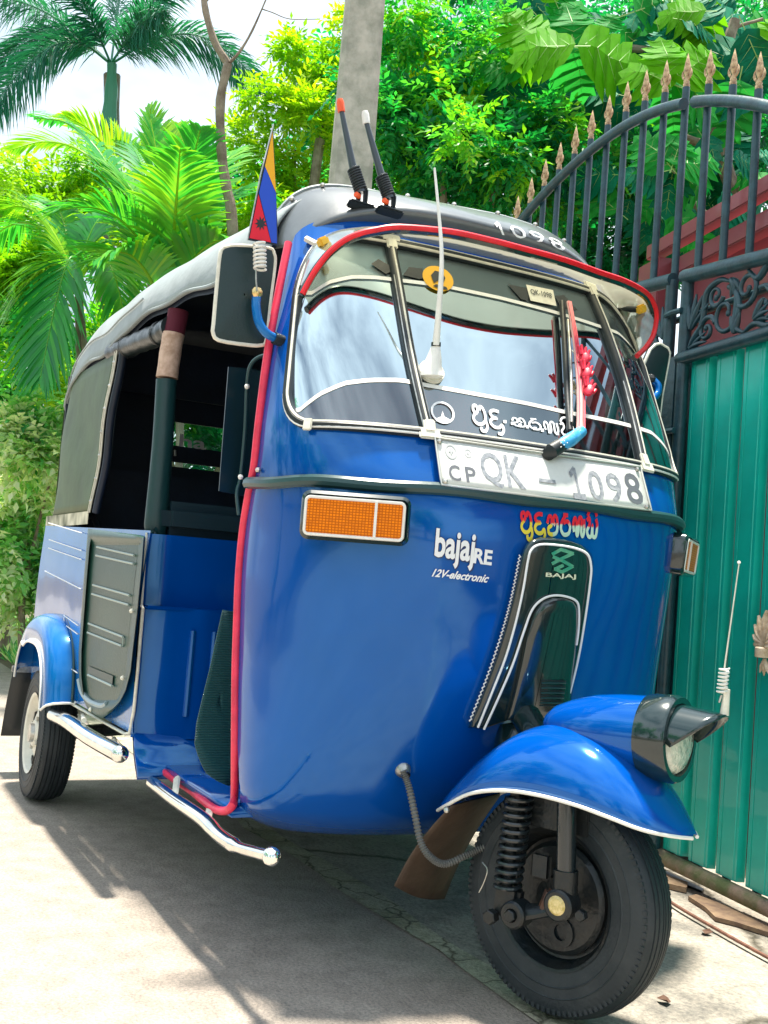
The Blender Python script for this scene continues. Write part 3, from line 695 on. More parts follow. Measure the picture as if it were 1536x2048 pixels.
# ---- antennas on the cap
def spring(P0, P1, R, r, turns, n=7, seg=14):
    P0, P1 = Vector(P0), Vector(P1); a = (P1-P0).normalized(); u = a.orthogonal().normalized(); v = a.cross(u)
    P = [P0.lerp(P1, k/(turns*seg))+(u*math.cos(2*math.pi*k/seg)+v*math.sin(2*math.pi*k/seg))*R for k in range(turns*seg+1)]
    return tube(P, r, n)
GREYRUB = mat('grey_black_rubber', (0.04, 0.055, 0.07), 0.35, coat=0.3)
ORANGE = mat('orange_red_plastic', (0.85, 0.10, 0.02), 0.4)
for bx, by, jx, jy, rx, ry, tx, ty, tipm in ((722, 416, 716, 388, 704, 330, 681, 208, ORANGE), (778, 424, 772, 400, 760, 345, 731, 232, WHITE)):
    base = cap_at(bx, by, 0.004); dpt = (base-CAM).dot(LOOK)
    A = lambda x, y, dd=0.0: at(x, y, d=dpt+dd)
    an = MB().add(*box((0, 0, 0), (0.026, 0.062, 0.006), Matrix.Translation(base) @ Matrix.Rotation(-0.45, 4, 'Y') @ Matrix.Rotation(-0.05, 4, 'X'), 0.004)).build('roof_antenna', BLACK, rick, sharp=30)
    for s_ in (-1, 1):
        c = A(jx+8+s_*7, jy+5); MB().add(*box((0, 0, 0), (0.014, 0.009, 0.036), Matrix.Translation(c), 0.004)).build('clevis', BLACK, an, sharp=30)
    MB().add(*lathe([(0, -0.005), (0.0062, -0.005), (0.0062, 0.006), (0.005, 0.008), (0, 0.008)], A(jx-1, jy+3, -0.012), (0.6, -0.8, 0), 14)).build('pivot_knob', ORANGE, an)
    P = [A(jx+6, jy-6), A(rx+2, ry)]
    sh = tube_obj('rod', [A(jx+6, jy-2), A(rx+1, ry), A(tx+2, ty+14)], [0.0125, 0.0085, 0.0055], GREYRUB, an, n=10)
    MB().add(*spring(A(jx+6, jy-6), A(rx+3, ry+8), 0.0125, 0.0028, 9)).build('grip_rings', BLACK, sh)
    MB().add(*lathe([(0, 0), (0.0085, 0), (0.0085, 0.020), (0.006, 0.028), (0, 0.03)], A(tx+2, ty+16), A(tx, ty)-A(tx+2, ty+16), 10)).build('tip', tipm, sh)
# ---- white antenna stuck on the glass
q0 = on_cab(866, 748, 0.012, (-25, 1.18)); dq = (q0-CAM).dot(LOOK)
A = lambda x, y, dd=0: at(x, y, d=dq+dd)
n0 = Snorm(-25, 1.18)
bm_ = MB()
mast = smooth_path([A(862, 758), A(863, 742), A(868, 718), A(872, 690)], 5)
bm_.add(*tube(mast, [0.010, 0.021]+[0.026-0.0175*(k/(len(mast)-3))**1.1 for k in range(len(mast)-2)], 16, flat=0.8))
wa = bm_.build('glass_antenna', WHITE, rick)
mast2 = smooth_path([A(872, 690, -0.002), A(876, 640, -0.01), A(882, 560, -0.02), A(883, 500, -0.02), A(877, 420, -0.01), A(869, 336, 0.0)], 6)
tube_obj('mast', mast2, [0.0085-0.0062*(k/(len(mast2)-1))**0.7 for k in range(len(mast2))], WHITE, wa)
MB().add(*lathe([(0.0098, -0.004), (0.0098, 0.004), (0.008, 0.004)], A(872, 689), A(872, 680)-A(872, 690), 14)).build('black_ring', BLACK, wa)
MB().add(*lathe([(0.0, 0), (0.028, 0), (0.027, 0.006), (0, 0.008)], on_cab(862, 745, 0.004, (-25, 1.18)), n0, 24)).build('adhesive_pad', CREAM, wa)

# ---- wiper with pink striped arm and blue grip
def W(x, y, off): return on_cab(x, y, off, (18, 1.05+(880-y)/900))
STRIPE = bpy.data.materials.new('pink_white_stripes'); STRIPE.use_nodes = True; t_ = STRIPE.node_tree; b_ = t_.nodes['Principled BSDF']; b_.inputs['Roughness'].default_value = 0.35
g_ = t_.nodes.new('ShaderNodeTexCoord'); w_ = t_.nodes.new('ShaderNodeTexWave'); w_.bands_direction = 'Y'; w_.inputs['Scale'].default_value = 65; w_.inputs['Distortion'].default_value = 0
r_ = t_.nodes.new('ShaderNodeValToRGB'); r_.color_ramp.interpolation = 'CONSTANT'; r_.color_ramp.elements[0].color = (0.72, 0.62, 0.60, 1); r_.color_ramp.elements[1].color = (0.70, 0.05, 0.10, 1); r_.color_ramp.elements[1].position = 0.5
t_.links.new(g_.outputs['Object'], w_.inputs['Vector']); t_.links.new(w_.outputs['Fac'], r_.inputs[0]); t_.links.new(r_.outputs[0], b_.inputs['Base Color'])
wp = empty('windshield_wiper'); wp.parent = rick
tube_obj('blade', [W(1124, 604, 0.014), W(1130, 700, 0.012), W(1134, 780, 0.012), W(1140, 862, 0.014)], 0.0068, BLACK, wp, sm=3)
tube_obj('blade_carrier', [W(1136, 640, 0.022), W(1142, 740, 0.024), W(1143, 845, 0.022)], 0.0035, STEEL, wp, sm=3)
AP = [W(1136, 604, 0.028), W(1146, 660, 0.032), W(1154, 720, 0.034), W(1160, 790, 0.034), W(1160, 862, 0.034)]
arm = tube_obj('arm', AP, [0.004]*4+[0.0048]*4+[0.0062]*4+[0.0076]*4+[0.0085], mat('pale_pink_plastic', (0.72, 0.40, 0.38), 0.35), wp, sm=4)
for k_ in (-0.8, 0.0, 0.8):
    tube_obj('arm_stripe', [p+Vector((0.007, k_*r_, 0)) for p, r_ in zip(smooth_path(AP, 4), [0.004]*4+[0.005]*4+[0.0065]*4+[0.008]*4+[0.009])], 0.0016, PINK, arm, n=5)
gr = tube_obj('grip', [W(1164, 862, 0.036), W(1140, 880, 0.038), W(1118, 892, 0.036)], [0.0115, 0.0125, 0.013, 0.014, 0.0145, 0.014, 0.014, 0.013, 0.0115], mat('blue_spotted_rubber', (0.02, 0.26, 0.62), 0.35, col2=(0.10, 0.45, 0.75), vscale=90), wp, sm=4)
tube_obj('pivot_arm', [W(1124, 889, 0.034), W(1103, 902, 0.030), W(1097, 908, 0.022), W(1096, 914, 0.004)], [0.0145, 0.0155, 0.014, 0.009], BLACK, wp, n=12)
for k in range(7):
    for s_ in (-1, 1): MB().add(*sphere(W(1122+k*6.4, 890-k*4.2+s_*4, 0.049), 0.0014, 5)).build('grip_dot', WHITE, gr)
HANDRED = mat('red_silicone', (0.62, 0.008, 0.04), 0.38, coat=0.3)
def charm(x, y, tilt, label):
    c = W(x, y, 0.05); n = Snorm(20, 1.25); ux = (S(22, 1.25)-S(18, 1.25)).normalized(); uy = n.cross(ux); uy = uy if uy.z > 0 else -uy
    M = Matrix((ux, uy, n)).transposed().to_4x4() @ Matrix.Rotation(tilt, 4, 'Z'); M.translation = c
    mb = MB(); pm = smooth_path([Vector((0, -0.018, 0)), Vector((0, -0.008, 0)), Vector((0.001, 0.004, 0)), Vector((0.001, 0.009, 0))], 3)
    mb.add(*tube([M @ p for p in pm], [0.006, 0.0085, 0.0105, 0.0115, 0.012, 0.012, 0.012, 0.0115, 0.009, 0.005], 12, flat=0.55))
    for fx, ang, ln in ((-0.009, 0.45, 0.019), (-0.003, 0.12, 0.023), (0.004, -0.15, 0.021), (0.009, -0.45, 0.017)):
        d = Vector((-math.sin(ang), math.cos(ang), 0)); p0 = Vector((fx*0.8, 0.004, 0)); P = [p0, p0+d*ln*0.5+Vector((0, 0, 0.001)), p0+d*ln+Vector((0, 0, 0.004))]
        mb.add(*tube([M @ p for p in P], [0.0042, 0.0038, 0.0032], 8)); mb.add(*sphere(M @ P[-1], 0.0033, 8))
    d = Vector((0.85, 0.4, 0)); p0 = Vector((0.006, -0.006, 0)); P = [p0, p0+d*0.009, p0+d*0.012+Vector((0.001, 0.007, 0.002))]
    mb.add(*tube([M @ p for p in P], [0.0046, 0.004, 0.0035], 8)); mb.add(*sphere(M @ P[-1], 0.0036, 8))
    o = mb.build('hand_charm', HANDRED, None)
    MB().add(*tube([W(x-25, y+12, 0.02), W(x-8, y+10, 0.044)], 0.0016, 6)).build('black_tie', BLACK, o)
    return tag(o, label, 'hand charm', 'red hand charms on the wiper')
charm(1168, 714, -0.15, 'small red rubber hand tied highest on the pink wiper arm')
charm(1172, 744, -0.25, 'small red rubber hand in the middle of three on the wiper arm')
charm(1177, 778, -0.35, 'small red rubber hand tied lowest on the pink wiper arm')

# ---- mirrors
def mirror(outl, x, arm_px, arm_x, side_):
    mr = empty('side_mirror'); mr.parent = rick
    P = [at(px, py, x=x) for px, py in outl]; c = sum(P, Vector())/len(P); n = Vector((1, 0, 0))
    f_ = [p+Vector((0.008, 0, 0)) for p in P]; rows = [[c+(p-c)*0.98-Vector((0.012, 0, 0)) for p in P], P, [c+(p-c)*0.985+Vector((0.006, 0, 0)) for p in P], [c+(p-c)*0.8+Vector((0.010, 0, 0)) for p in P], [c+(p-c)*0.02+Vector((0.011, 0, 0)) for p in P]]
    MB().add(*grid(rows, closed_v=True)).build('mirror_back', mat('matte_green_black_plastic', (0.010, 0.030, 0.032), 0.42, bump=0.1, bscale=200), mr)
    MB().add(*tube([p+Vector((0.004, 0, 0)) for p in P], 0.0042, 8, closed=True)).build('chrome_rim', CREAM, mr)
    V = [c+(p-c)*0.95-Vector((0.0125, 0, 0)) for p in P]; mesh_obj('mirror_glass', V, [tuple(range(len(V)))], CHROME, mr, smooth=False)
    a = tube_obj('mirror_arm', [at(px, py, x=xx) for (px, py), xx in zip(arm_px, arm_x)], 0.0095, BLUE2, mr, sm=5)
    return mr, a
outl = smooth_path([Vector((x, y, 0)) for x, y in [(446, 496), (470, 492), (535, 497), (546, 508), (548, 530), (538, 610), (530, 680), (520, 691), (492, 690), (436, 681), (425, 665), (426, 650), (432, 580), (439, 510), (446, 496)]], 3)[:-1]
mr, ma = mirror([(p.x, p.y) for p in outl], 1.50, [(514, 588), (512, 612), (518, 645), (535, 668), (562, 681)], [1.528, 1.535, 1.542, 1.545, 1.540], -1)
MB().add(*sphere(at(514, 585, x=1.535), 0.012, 10, (0.6, 1, 1))).build('bolt', mat('brass', (0.75, 0.55, 0.25), 0.3, metal=1), ma)
tube_obj('arm_socket', [at(548, 676, x=1.545), at(566, 683, x=1.541)], 0.0125, BLACK, ma)
mirror_R = [(1309, 690), (1318, 688), (1333, 697), (1337, 706), (1334, 726), (1322, 790), (1316, 840), (1311, 850), (1300, 848), (1265, 835), (1270, 790), (1285, 730), (1298, 700)]
mr2, ma2 = mirror(mirror_R, 1.44, [(1306, 760), (1316, 772), (1314, 788), (1300, 800), (1280, 806)], [1.465, 1.475, 1.48, 1.49, 1.50], 1)
MB().add(*sphere(at(1302, 757, x=1.47), 0.012, 8)).build('ball_joint', BLACK, ma2)
# pennant antenna on the left-hand mirror bolt
X_ = 1.545
fa = tube_obj('flag_antenna', [at(514, 582, x=X_), at(512, 560, x=X_), at(512, 540, x=X_)], 0.0018, STEEL, rick, n=6)
MB().add(*spring(at(520, 540, x=X_), at(519, 486, x=X_), 0.0115, 0.0026, 7)).build('coil', WHITE, fa)
tri = [(545, 262), (498, 477), (554, 488)]
def fl(x, y, dx=0): return at(x, y, x=X_+dx)
FR = mat('flag_red', (0.72, 0.0, 0.02), 0.3); FB = mat('flag_blue', (0.01, 0.07, 0.55), 0.3); FY = mat('flag_yellow', (0.85, 0.42, 0.0), 0.3)
fg = empty('pennant'); fg.parent = fa
mesh_obj('backing_plate', [fl(*p, dx) for dx in (-0.003, -0.0008) for p in [(546, 250), (494, 480), (557, 492)]], [(0, 2, 1), (3, 4, 5), (0, 1, 4, 3), (1, 2, 5, 4), (2, 0, 3, 5)], DARKIN, fg, smooth=False)
def flp(name, pts, m): return mesh_obj(name, [fl(*p, 0.0006) for p in pts], [tuple(range(len(pts)))], m, fg, smooth=False)
flp('yellow_field', [(545, 264), (530, 332), (552, 385)], FY)
flp('blue_field', [(530, 333), (552, 387), (554, 487), (543, 485), (518, 386)], FB)
flp('red_field', [(517, 388), (499, 476), (542, 485)], FR)
v = [(522+13*math.cos(t)*(1 if i % 2 else 0.5), 447+15*math.sin(t)*(1 if i % 2 else 0.5)) for i, t in enumerate([2*math.pi*k/18 for k in range(18)])]
mesh_obj('black_emblem', [fl(*p, 0.0012) for p in v], [tuple(range(18))], BLACK, fg, smooth=False)
tube_obj('mast', [fl(547, 248), fl(521, 350), fl(495, 480)], 0.0016, STEEL, fg, n=6)

# ------------------------------------------------------------------ steered front assembly
DE = rad(25); cD, sD = math.cos(DE), math.sin(DE)
MS = Matrix.Translation((2, 0, 0)) @ Matrix.Rotation(DE, 4, 'Z')
def Lw(x, y, z): return MS @ Vector((x, y, z))
def atL(px, py, yl):
    D = ray(px, py); n = Vector((-sD, cD, 0)); t = (yl-(CAM-Vector((2, 0, 0))).dot(n))/D.dot(n); return CAM+D*t
FT = [(-0.29, 0.335, 0.325, 0.050), (-0.25, 0.385, 0.345, 0.082), (-0.19, 0.450, 0.378, 0.100), (-0.12, 0.499, 0.397, 0.110), (-0.05, 0.516, 0.403, 0.114), (0.03, 0.505, 0.399, 0.114),
      (0.09, 0.475, 0.388, 0.105), (0.14, 0.428, 0.374, 0.082), (0.175, 0.388, 0.366, 0.045), (0.197, 0.366, 0.362, 0.010)]
rowsF = []; edges = []
for k in range(41):
    x = -0.29+0.487*k/40; zt, zb, hw = interp(FT, x); col = []
    for j in range(25):
        a = math.pi*(1-j/24); c, s = math.cos(a), math.sin(a)
        col.append(Lw(x, hw*math.copysign(abs(c)**0.85, c), zb+(zt-zb)*abs(s)**0.92))
    rowsF.append(col)
fen = MB().add(*grid(rowsF)).build('front_fender', BLUE, rick, sharp=70); solid(fen, 0.003)
for j in (0, -1):
    MB().add(*tube([r[j]+Vector((0, 0, -0.002)) for r in rowsF], 0.0034, 6)).build('fender_edging', WHITE, fen)
v, f = strokes([[(0.5+0.42*math.cos(t), 0.5+0.42*math.sin(t)) for t in [2*math.pi*k/16 for k in range(17)]], [(0.35, 0.3), (0.35, 0.7), (0.6, 0.65), (0.4, 0.5), (0.65, 0.4), (0.35, 0.3)]], 0.09)
# headlamp
nac = []
prof = [(0.002, -0.11), (0.020, -0.10), (0.038, -0.08), (0.053, -0.045), (0.066, 0.0), (0.072, 0.05), (0.074, 0.10)]
pr2 = []
for k in range(len(prof)-1): pr2 += [(prof[k][0]+(prof[k+1][0]-prof[k][0])*t, prof[k][1]+(prof[k+1][1]-prof[k][1])*t) for t in (0, .5)]
pr2.append(prof[-1]); HC = Vector((0, 0.015, 0.512)); AX = (MS.to_3x3() @ Vector((1, 0, 0.02))).normalized()
HO = Lw(HC.x, HC.y, HC.z)
pr2 = [(r_*0.94, h_) for r_, h_ in pr2]
hl = MB().add(*lathe(pr2, HO, AX, 36)).build('headlamp', BLUE, rick)
MB().add(*lathe([(0.066, 0.098), (0.0725, 0.100), (0.0745, 0.11), (0.0755, 0.150), (0.072, 0.157), (0.062, 0.157), (0.060, 0.145)], HO, AX, 40)).build('rim_ring', GLOSSBLACK, hl, sharp=40)
LENS = mat('ribbed_headlamp_glass', (0.42, 0.45, 0.38), 0.10, coat=1, col2=(0.70, 0.72, 0.62), vscale=60, bump=0.5, bscale=80)
MB().add(*lathe([(0.061, 0.148), (0.053, 0.158), (0.035, 0.166), (0.015, 0.169), (0.0005, 0.170)], HO, AX, 32)).build('lens', LENS, hl)
u = Vector((0, 0, 1)); u = (u-AX*u.dot(AX)).normalized(); v3 = AX.cross(u); rows = []
for k in range(25):
    a = rad(-88+176*k/24); dr = u*math.cos(a)+v3*math.sin(a); ln = 0.160+0.078*(math.cos(a)**0.9 if math.cos(a) > 0 else 0)
    rows.append([HO+dr*0.0615+AX*(0.150+(ln-0.150)*t/5)-u*0.010*t/5 for t in range(6)])
pk = MB().add(*grid(rows)).build('lamp_peak', GLOSSBLACK, hl); solid(pk, 0.003)
MB().add(*sphere(HO-v3*0.0675+AX*0.165+u*0.006, 0.0045, 8)).build('rivet', WHITE, pk)
aP = HO+AX*0.232+u*0.054
lb = tube_obj('lamp_antenna', [aP-u*0.004, aP+Vector((0.001, 0.002, 0.035)), aP+Vector((0.002, 0.003, 0.040))], [0.0075, 0.0055, 0.0045], CREAM, rick)
dA = (aP-CAM).dot(LOOK)
MB().add(*spring(at(1443, 1388, d=dA), at(1449, 1336, d=dA), 0.0075, 0.0018, 7)).build('coil', WHITE, lb)
tube_obj('rod', [at(1438, 1405, d=dA), at(1443, 1390, d=dA)], 0.0018, STEEL, lb, n=6)
tube_obj('rod', [at(1449, 1336, d=dA), at(1478, 1128, d=dA)], [0.0014, 0.001], CREAM, lb, n=6)
MB().add(*sphere(at(1478, 1125, d=dA), 0.003, 8)).build('tip_ball', WHITE, lb)

# ---- wheels
def make_wheel(kind):
    w = empty('front_wheel' if kind == 'front' else 'rear_wheel'); w.parent = rick
    R = 0.205
    half = [(0.116, 0.040), (0.122, 0.047), (0.135, 0.0505), (0.146, 0.0528), (0.148, 0.0545), (0.1505, 0.0530), (0.165, 0.0535), (0.1665, 0.0548), (0.168, 0.0535), (0.178, 0.052), (0.188, 0.049), (0.194, 0.0455), (0.1975, 0.0405), (0.200, 0.0365),
            (0.2015, 0.032), (0.1985, 0.0310), (0.1985, 0.0288), (0.2025, 0.0278), (0.2035, 0.0195), (0.2000, 0.0185), (0.2000, 0.0163), (0.2040, 0.0153), (0.205, 0.0060), (0.2010, 0.0050), (0.2010, 0.0030), (0.205, 0.0020)]
    prof = [(r, -h) for r, h in half]+[(r, h) for r, h in half[::-1]]
    ty = MB().add(*lathe(prof, (0, 0, 0), (0, 1, 0), 72, (1, 0, 0))).build('tyre', TYRE, w, sharp=28)
    lug = MB()
    for s_ in (-1, 1):
        for k in range(104):
            a = 2*math.pi*k/104; M = Matrix.Rotation(-a, 4, 'Y')
            lug.add(*box((0.1875, s_*0.0462, 0), (0.014, 0.0070, 0.0066), M @ Matrix.Translation((0, 0, 0))))
    lg = lug.build('shoulder_lugs', TYRE, ty, smooth=False); lg['kind'] = 'stuff'
    return w, ty
fw, _ = make_wheel('front'); fw.matrix_local = MS @ Matrix.Translation((-0.039, 0.004, 0.210)) @ Matrix.Rotation(rad(-7), 4, 'Z') @ Matrix.Rotation(rad(-1.5), 4, 'X') @ Matrix.Diagonal((0.985, 0.82, 0.99, 1))
MB().add(*lathe([(0.118, -0.046), (0.124, -0.050), (0.119, -0.047), (0.110, -0.030), (0.105, -0.014), (0.098, -0.012), (0.098, -0.022), (0.090, -0.030), (0.040, -0.033), (0.036, -0.045), (0.0005, -0.045)], (0, 0, 0), (0, 1, 0), 48)).build('brake_drum', DARKMETAL, fw, sharp=30)
MB().add(*lathe([(0.118, 0.046), (0.124, 0.050), (0.112, 0.030), (0.10, 0.02), (0.05, 0.028), (0.04, 0.05), (0.0005, 0.05)], (0, 0, 0), (0, 1, 0), 48)).build('rim', WHITE, fw, sharp=30)
MB().add(*lathe([(0.026, -0.031), (0.026, -0.037), (0.014, -0.038), (0.014, -0.033)], (0.018, 0, -0.055), (0, 1, 0), 20)).build('drum_boss', DARKMETAL, fw)
# suspension
sus = empty('front_suspension'); sus.parent = rick
y_ = -0.075
tube_obj('shock_body', [Lw(-0.105, y_, 0.40), Lw(-0.112, y_, 0.215)], 0.011, DARKMETAL, sus)
MB().add(*spring(Lw(-0.098, y_, 0.392), Lw(-0.112, y_, 0.222), 0.0225, 0.0042, 12, 8, 16)).build('coil_spring', mat('black_spring_paint', (0.012, 0.018, 0.022), 0.28, coat=0.4), sus)
tube_obj('fork_tube', [Lw(-0.012, -0.07, 0.47), Lw(0.004, -0.078, 0.262)], 0.017, mat('black_fork_paint', (0.008, 0.016, 0.02), 0.22, coat=0.6), sus)
tube_obj('fork_tube', [Lw(-0.02, 0.08, 0.47), Lw(-0.02, 0.08, 0.22)], 0.017, DARKMETAL, sus)
tube_obj('tube_collar', [Lw(0.003, -0.078, 0.278), Lw(0.004, -0.078, 0.238)], 0.0215, DARKMETAL, sus, n=14)
link_ = MB()
link_.add(*tube([Lw(-0.085, -0.083, 0.186), Lw(-0.04, -0.085, 0.20), Lw(0.004, -0.083, 0.222)], [0.020, 0.015, 0.020], 10, flat=0.6))
lk = link_.build('trailing_link', DARKMETAL, sus)
for (x, z, r, mm) in ((-0.083, 0.186, 0.024, DARKMETAL), (0.004, 0.222, 0.027, DARKMETAL)):
    MB().add(*lathe([(r, 0.02), (r, -0.014), (r*0.85, -0.018), (r*0.5, -0.018), (r*0.45, -0.012), (0.0005, -0.012)], Lw(x, -0.088, z), MS.to_3x3() @ Vector((0, 1, 0)), 20)).build('pivot_eye', mm, lk, sharp=35)
def hexnut(O, r, h, m, parent, name='nut'):
    A = MS.to_3x3() @ Vector((0, -1, 0)); P = lathe([(r, 0), (r, h), (r*0.85, h+0.002), (0.0005, h+0.002)], O, A, 6); return MB().add(*P).build(name, m, parent, smooth=False)
hexnut(Lw(-0.083, -0.100, 0.186), 0.011, 0.012, DARKMETAL, lk); hexnut(Lw(-0.128, -0.09, 0.172), 0.013, 0.016, DARKMETAL, lk)
hexnut(Lw(0.046, -0.09, 0.215), 0.010, 0.012, DARKMETAL, lk)
MB().add(*lathe([(0.0165, 0), (0.0165, 0.006), (0.012, 0.010), (0.0005, 0.011)], Lw(0.004, -0.100, 0.223), MS.to_3x3() @ Vector((0, -1, 0)), 18)).build('reflector_stud', mat('grimy_yellow', (0.45, 0.36, 0.10), 0.35, col2=(0.75, 0.6, 0.3), vscale=150), lk)
MB().add(*box((0, 0, 0), (0.046, 0.012, 0.045), MS @ Matrix.Translation((-0.012, -0.09, 0.218)) @ Matrix.Rotation(0.35, 4, 'Y'), 0.006)).build('link_plate', mat('rusty_brown_metal', (0.10, 0.045, 0.025), 0.6, metal=0.3, col2=(0.05, 0.03, 0.03), vscale=40), lk)
MB().add(*box((0, 0, 0), (0.05, 0.03, 0.06), MS @ Matrix.Translation((-0.11, -0.07, 0.20)) @ Matrix.Rotation(0.1, 4, 'Y'), 0.008)).build('shock_mount', DARKMETAL, sus)
MB().add(*box((0, 0, 0), (0.04, 0.012, 0.05), MS @ Matrix.Translation((-0.055, -0.06, 0.27)), 0.006)).build('fork_bracket', DARKMETAL, sus)
MB().add(*box((0, 0, 0), (0.15, 0.006, 0.075), MS @ Matrix.Translation((-0.05, -0.045, 0.37)), 0.002)).build('inner_guard', DARKMETAL, sus)
tube_obj('steering_column', [Lw(-0.08, 0, 0.44), Vector((1.72, 0, 0.56))], 0.03, GLOSSBLACK, sus)
MB().add(*lathe([(0.055, 0), (0.05, 0.03), (0.04, 0.06)], Vector((1.78, 0, 0.43)), (-0.3, 0, 1), 24)).build('column_boot', GLOSSBLACK, sus)
tube_obj('brake_wire', [atL(965, 1725, -0.08), atL(975, 1740, -0.09), atL(968, 1765, -0.09), atL(958, 1785, -0.09)], 0.0012, STEEL, sus, n=5, sm=4)
# rubber flap behind the wheel
FLAP = mat('muddy_brown_flap', (0.045, 0.026, 0.016), 0.7, col2=(0.10, 0.065, 0.042), vscale=10, bump=0.3, bscale=40)
tl, tr, bl, br = atL(905, 1612, -0.085), Lw(-0.235, 0.09, 0.35), atL(790, 1773, -0.105), Lw(-0.36, 0.10, 0.115)
rows = [[tl.lerp(tr, u_/8).lerp(bl.lerp(br, u_/8), k/8)+(MS.to_3x3() @ Vector((-0.012*math.sin(math.pi*k/8), 0, -0.010*math.sin(math.pi*u_/8)*k/8))) for u_ in range(9)] for k in range(9)]
fl_ = MB().add(*grid(rows)).build('front_mudflap', FLAP, rick); solid(fl_, 0.003)
MB().add(*sphere(atL(893, 1620, -0.09), 0.006, 8)).build('rivet', STEEL, fl_)
# ribbed hose from the cowl to the hub
hp = [on_cab(806, 1541, 0.012, (-25, .39)), on_cab(818, 1575, 0.03, (-25, .36)), at(830, 1630, x=1.765), at(842, 1685, x=1.79), at(862, 1715, x=1.80), at(890, 1728, x=1.805), at(930, 1712, x=1.81), at(965, 1696, x=1.82), at(1010, 1685, x=1.84)]
HOSE = mat('grey_ribbed_hose', (0.13, 0.135, 0.13), 0.5, var=0.15, vscale=40)
hps = smooth_path(hp, 40)
MB().add(*tube(hps, [0.0062+0.0014*math.sin(i*1.25) for i in range(len(hps))], 10)).build('ribbed_hose', HOSE, rick)
MB().add(*lathe([(0.016, 0), (0.014, 0.006), (0.0085, 0.012), (0.0085, 0.02)], on_cab(806, 1540, 0.0, (-25, .39)), Snorm(-25, 0.39), 16)).build('hose_grommet', STEEL, rick)
#@@BODY
# ------------------------------------------------------------------ passenger body
def ys(x): return 0.585-0.030*(x+0.33)/1.28          # half width of the body at station x
def atS(px, py, off=0.0, k=0.0):
    y = -0.57
    for _ in range(8): q = at(px, py, y=y); y = -(ys(q.x)+off+k)
    return q
XF = 0.955
body = empty('passenger_body'); body.parent = rick
def zbot(x):
    if abs(x) < 0.27: return 0.205+math.sqrt(max(0.0, 0.27**2-x*x))*0.9+0.03
    return 0.345
for sg in (-1, 1):
    xs = list(np.linspace(-0.33, XF, 44)); rows = []
    for x in xs:
        zb_ = max(0.335, zbot(x)); zt_ = 0.872-0.035*(x+0.33)/1.28
        rows.append([Vector((x, sg*(ys(x)+0.010*math.sin(math.pi*k/12)), zb_+(zt_-zb_)*k/12)) for k in range(13)])
    # round the front corner
    MB().add(*grid(rows)).build('side_panel', BLUE2, body)
yF = ys(XF)
# front bulkhead: upper panel recessed, lower seat box proud of it
def bulk(x, z0, z1, name, m, rib=False, w=0.0):
    rows = []
    for i in range(41):
        y = -yF+2*yF*i/40; rows.append([Vector((x-0.02*(abs(y)/yF)**16 + (0.012*math.exp(-((abs(y)-0.40)/0.018)**4) if rib else 0), y, z0+(z1-z0)*k/8)) for k in range(9)])
    return MB().add(*grid(rows)).build(name, m, body)
bulk(0.905, 0.640, 0.832, 'upper_bulkhead', BLUE)
bulk(0.958, 0.335, 0.652, 'seat_box_front', BLUE, rib=True)
MB().add(*box((0.93, 0, 0.650), (0.062, 2*yF-0.01, 0.010), None, 0.004)).build('seat_box_ledge', BLUE, body, sharp=30)
for y in (-0.43, -0.375, 0.375, 0.43):
    MB().add(*tube([Vector((0.962, y, 0.39)), Vector((0.964, y, 0.60))], 0.007, 8)).build('pressed_rib', BLUE, body)
mesh_obj('underside', *grid([[Vector((x, y, 0.337)) for y in (-0.50, 0.50)] for x in (-0.33, XF)]), DARKMETAL, body)
mesh_obj('rear_panel', *grid([[Vector((-0.335, y, z)) for z in (0.34, 0.6, 0.875)] for y in np.linspace(-0.585, 0.585, 8)]), BLUE2, body)
# floor, riser and sill of the driver's cabin
fl = MB().add(*grid([[Vector((x, y, 0.262)) for y in np.linspace(-0.486, 0.486, 5)] for x in (1.02, 1.2, 1.35, 1.5)]))
fl.add(*grid([[Vector((0.955+0.07*t, y, 0.345-0.083*t**0.7)) for t in (0, .3, .6, 1)] for y in np.linspace(-0.55+0, 0.55, 6)]))
fl.add(*grid([[Vector((x, sg*0.487, z)) for z in (0.262, 0.235)] for x in (1.02, 1.5) for sg in (1,)]))
fo = fl.build('cabin_floor', BLUE, rick); solid(fo, 0.02, 1)
MB().add(*grid([[Vector((0.955+0.012*t, y, 0.345-0.10*t)) for t in (0, .3, .6, 1)] for y in np.linspace(-0.54, 0.54, 6)])).build('floor_riser', BLUE, rick)
# interior
inn = empty('interior'); inn.parent = rick
def ibox(n, c, s_, m=DARKIN, bev=0.02): return MB().add(*box(c, s_, None, bev)).build(n, m, inn, sharp=40)
ibox('driver_backrest', (0.86, -0.02, 0.875), (0.07, 0.98, 0.09), mat('dark_teal_vinyl', (0.008, 0.028, 0.04), 0.4), 0.025)
ibox('driver_seat', (1.02, 0, 0.70), (0.24, 0.56, 0.08))
ibox('passenger_cushion', (0.12, 0, 0.55), (0.42, 1.05, 0.14)); ibox('passenger_backrest', (-0.16, 0, 0.80), (0.12, 1.08, 0.55))
ibox('dashboard', (1.60, 0.05, 0.97), (0.16, 0.74, 0.10), MAROON, 0.03)  # dashboard coloured maroon to stand in for the reddish reflection in the glass
ibox('added_dark_screen', (0.50, 0.52, 1.12), (1.62, 0.012, 0.60), DARKIN, 0.002)  # unseen screen added on the far side to keep the cabin dark
ibox('passenger_floor', (0.5, 0, 0.36), (0.85, 1.08, 0.02), DARKIN, 0.002)
tube_obj('handlebar', [Vector((1.46, -0.30, 0.98)), Vector((1.52, -0.15, 1.0)), Vector((1.55, 0, 1.0)), Vector((1.52, 0.15, 1.0)), Vector((1.46, 0.30, 0.98))], 0.014, BLACK, inn, sm=4)
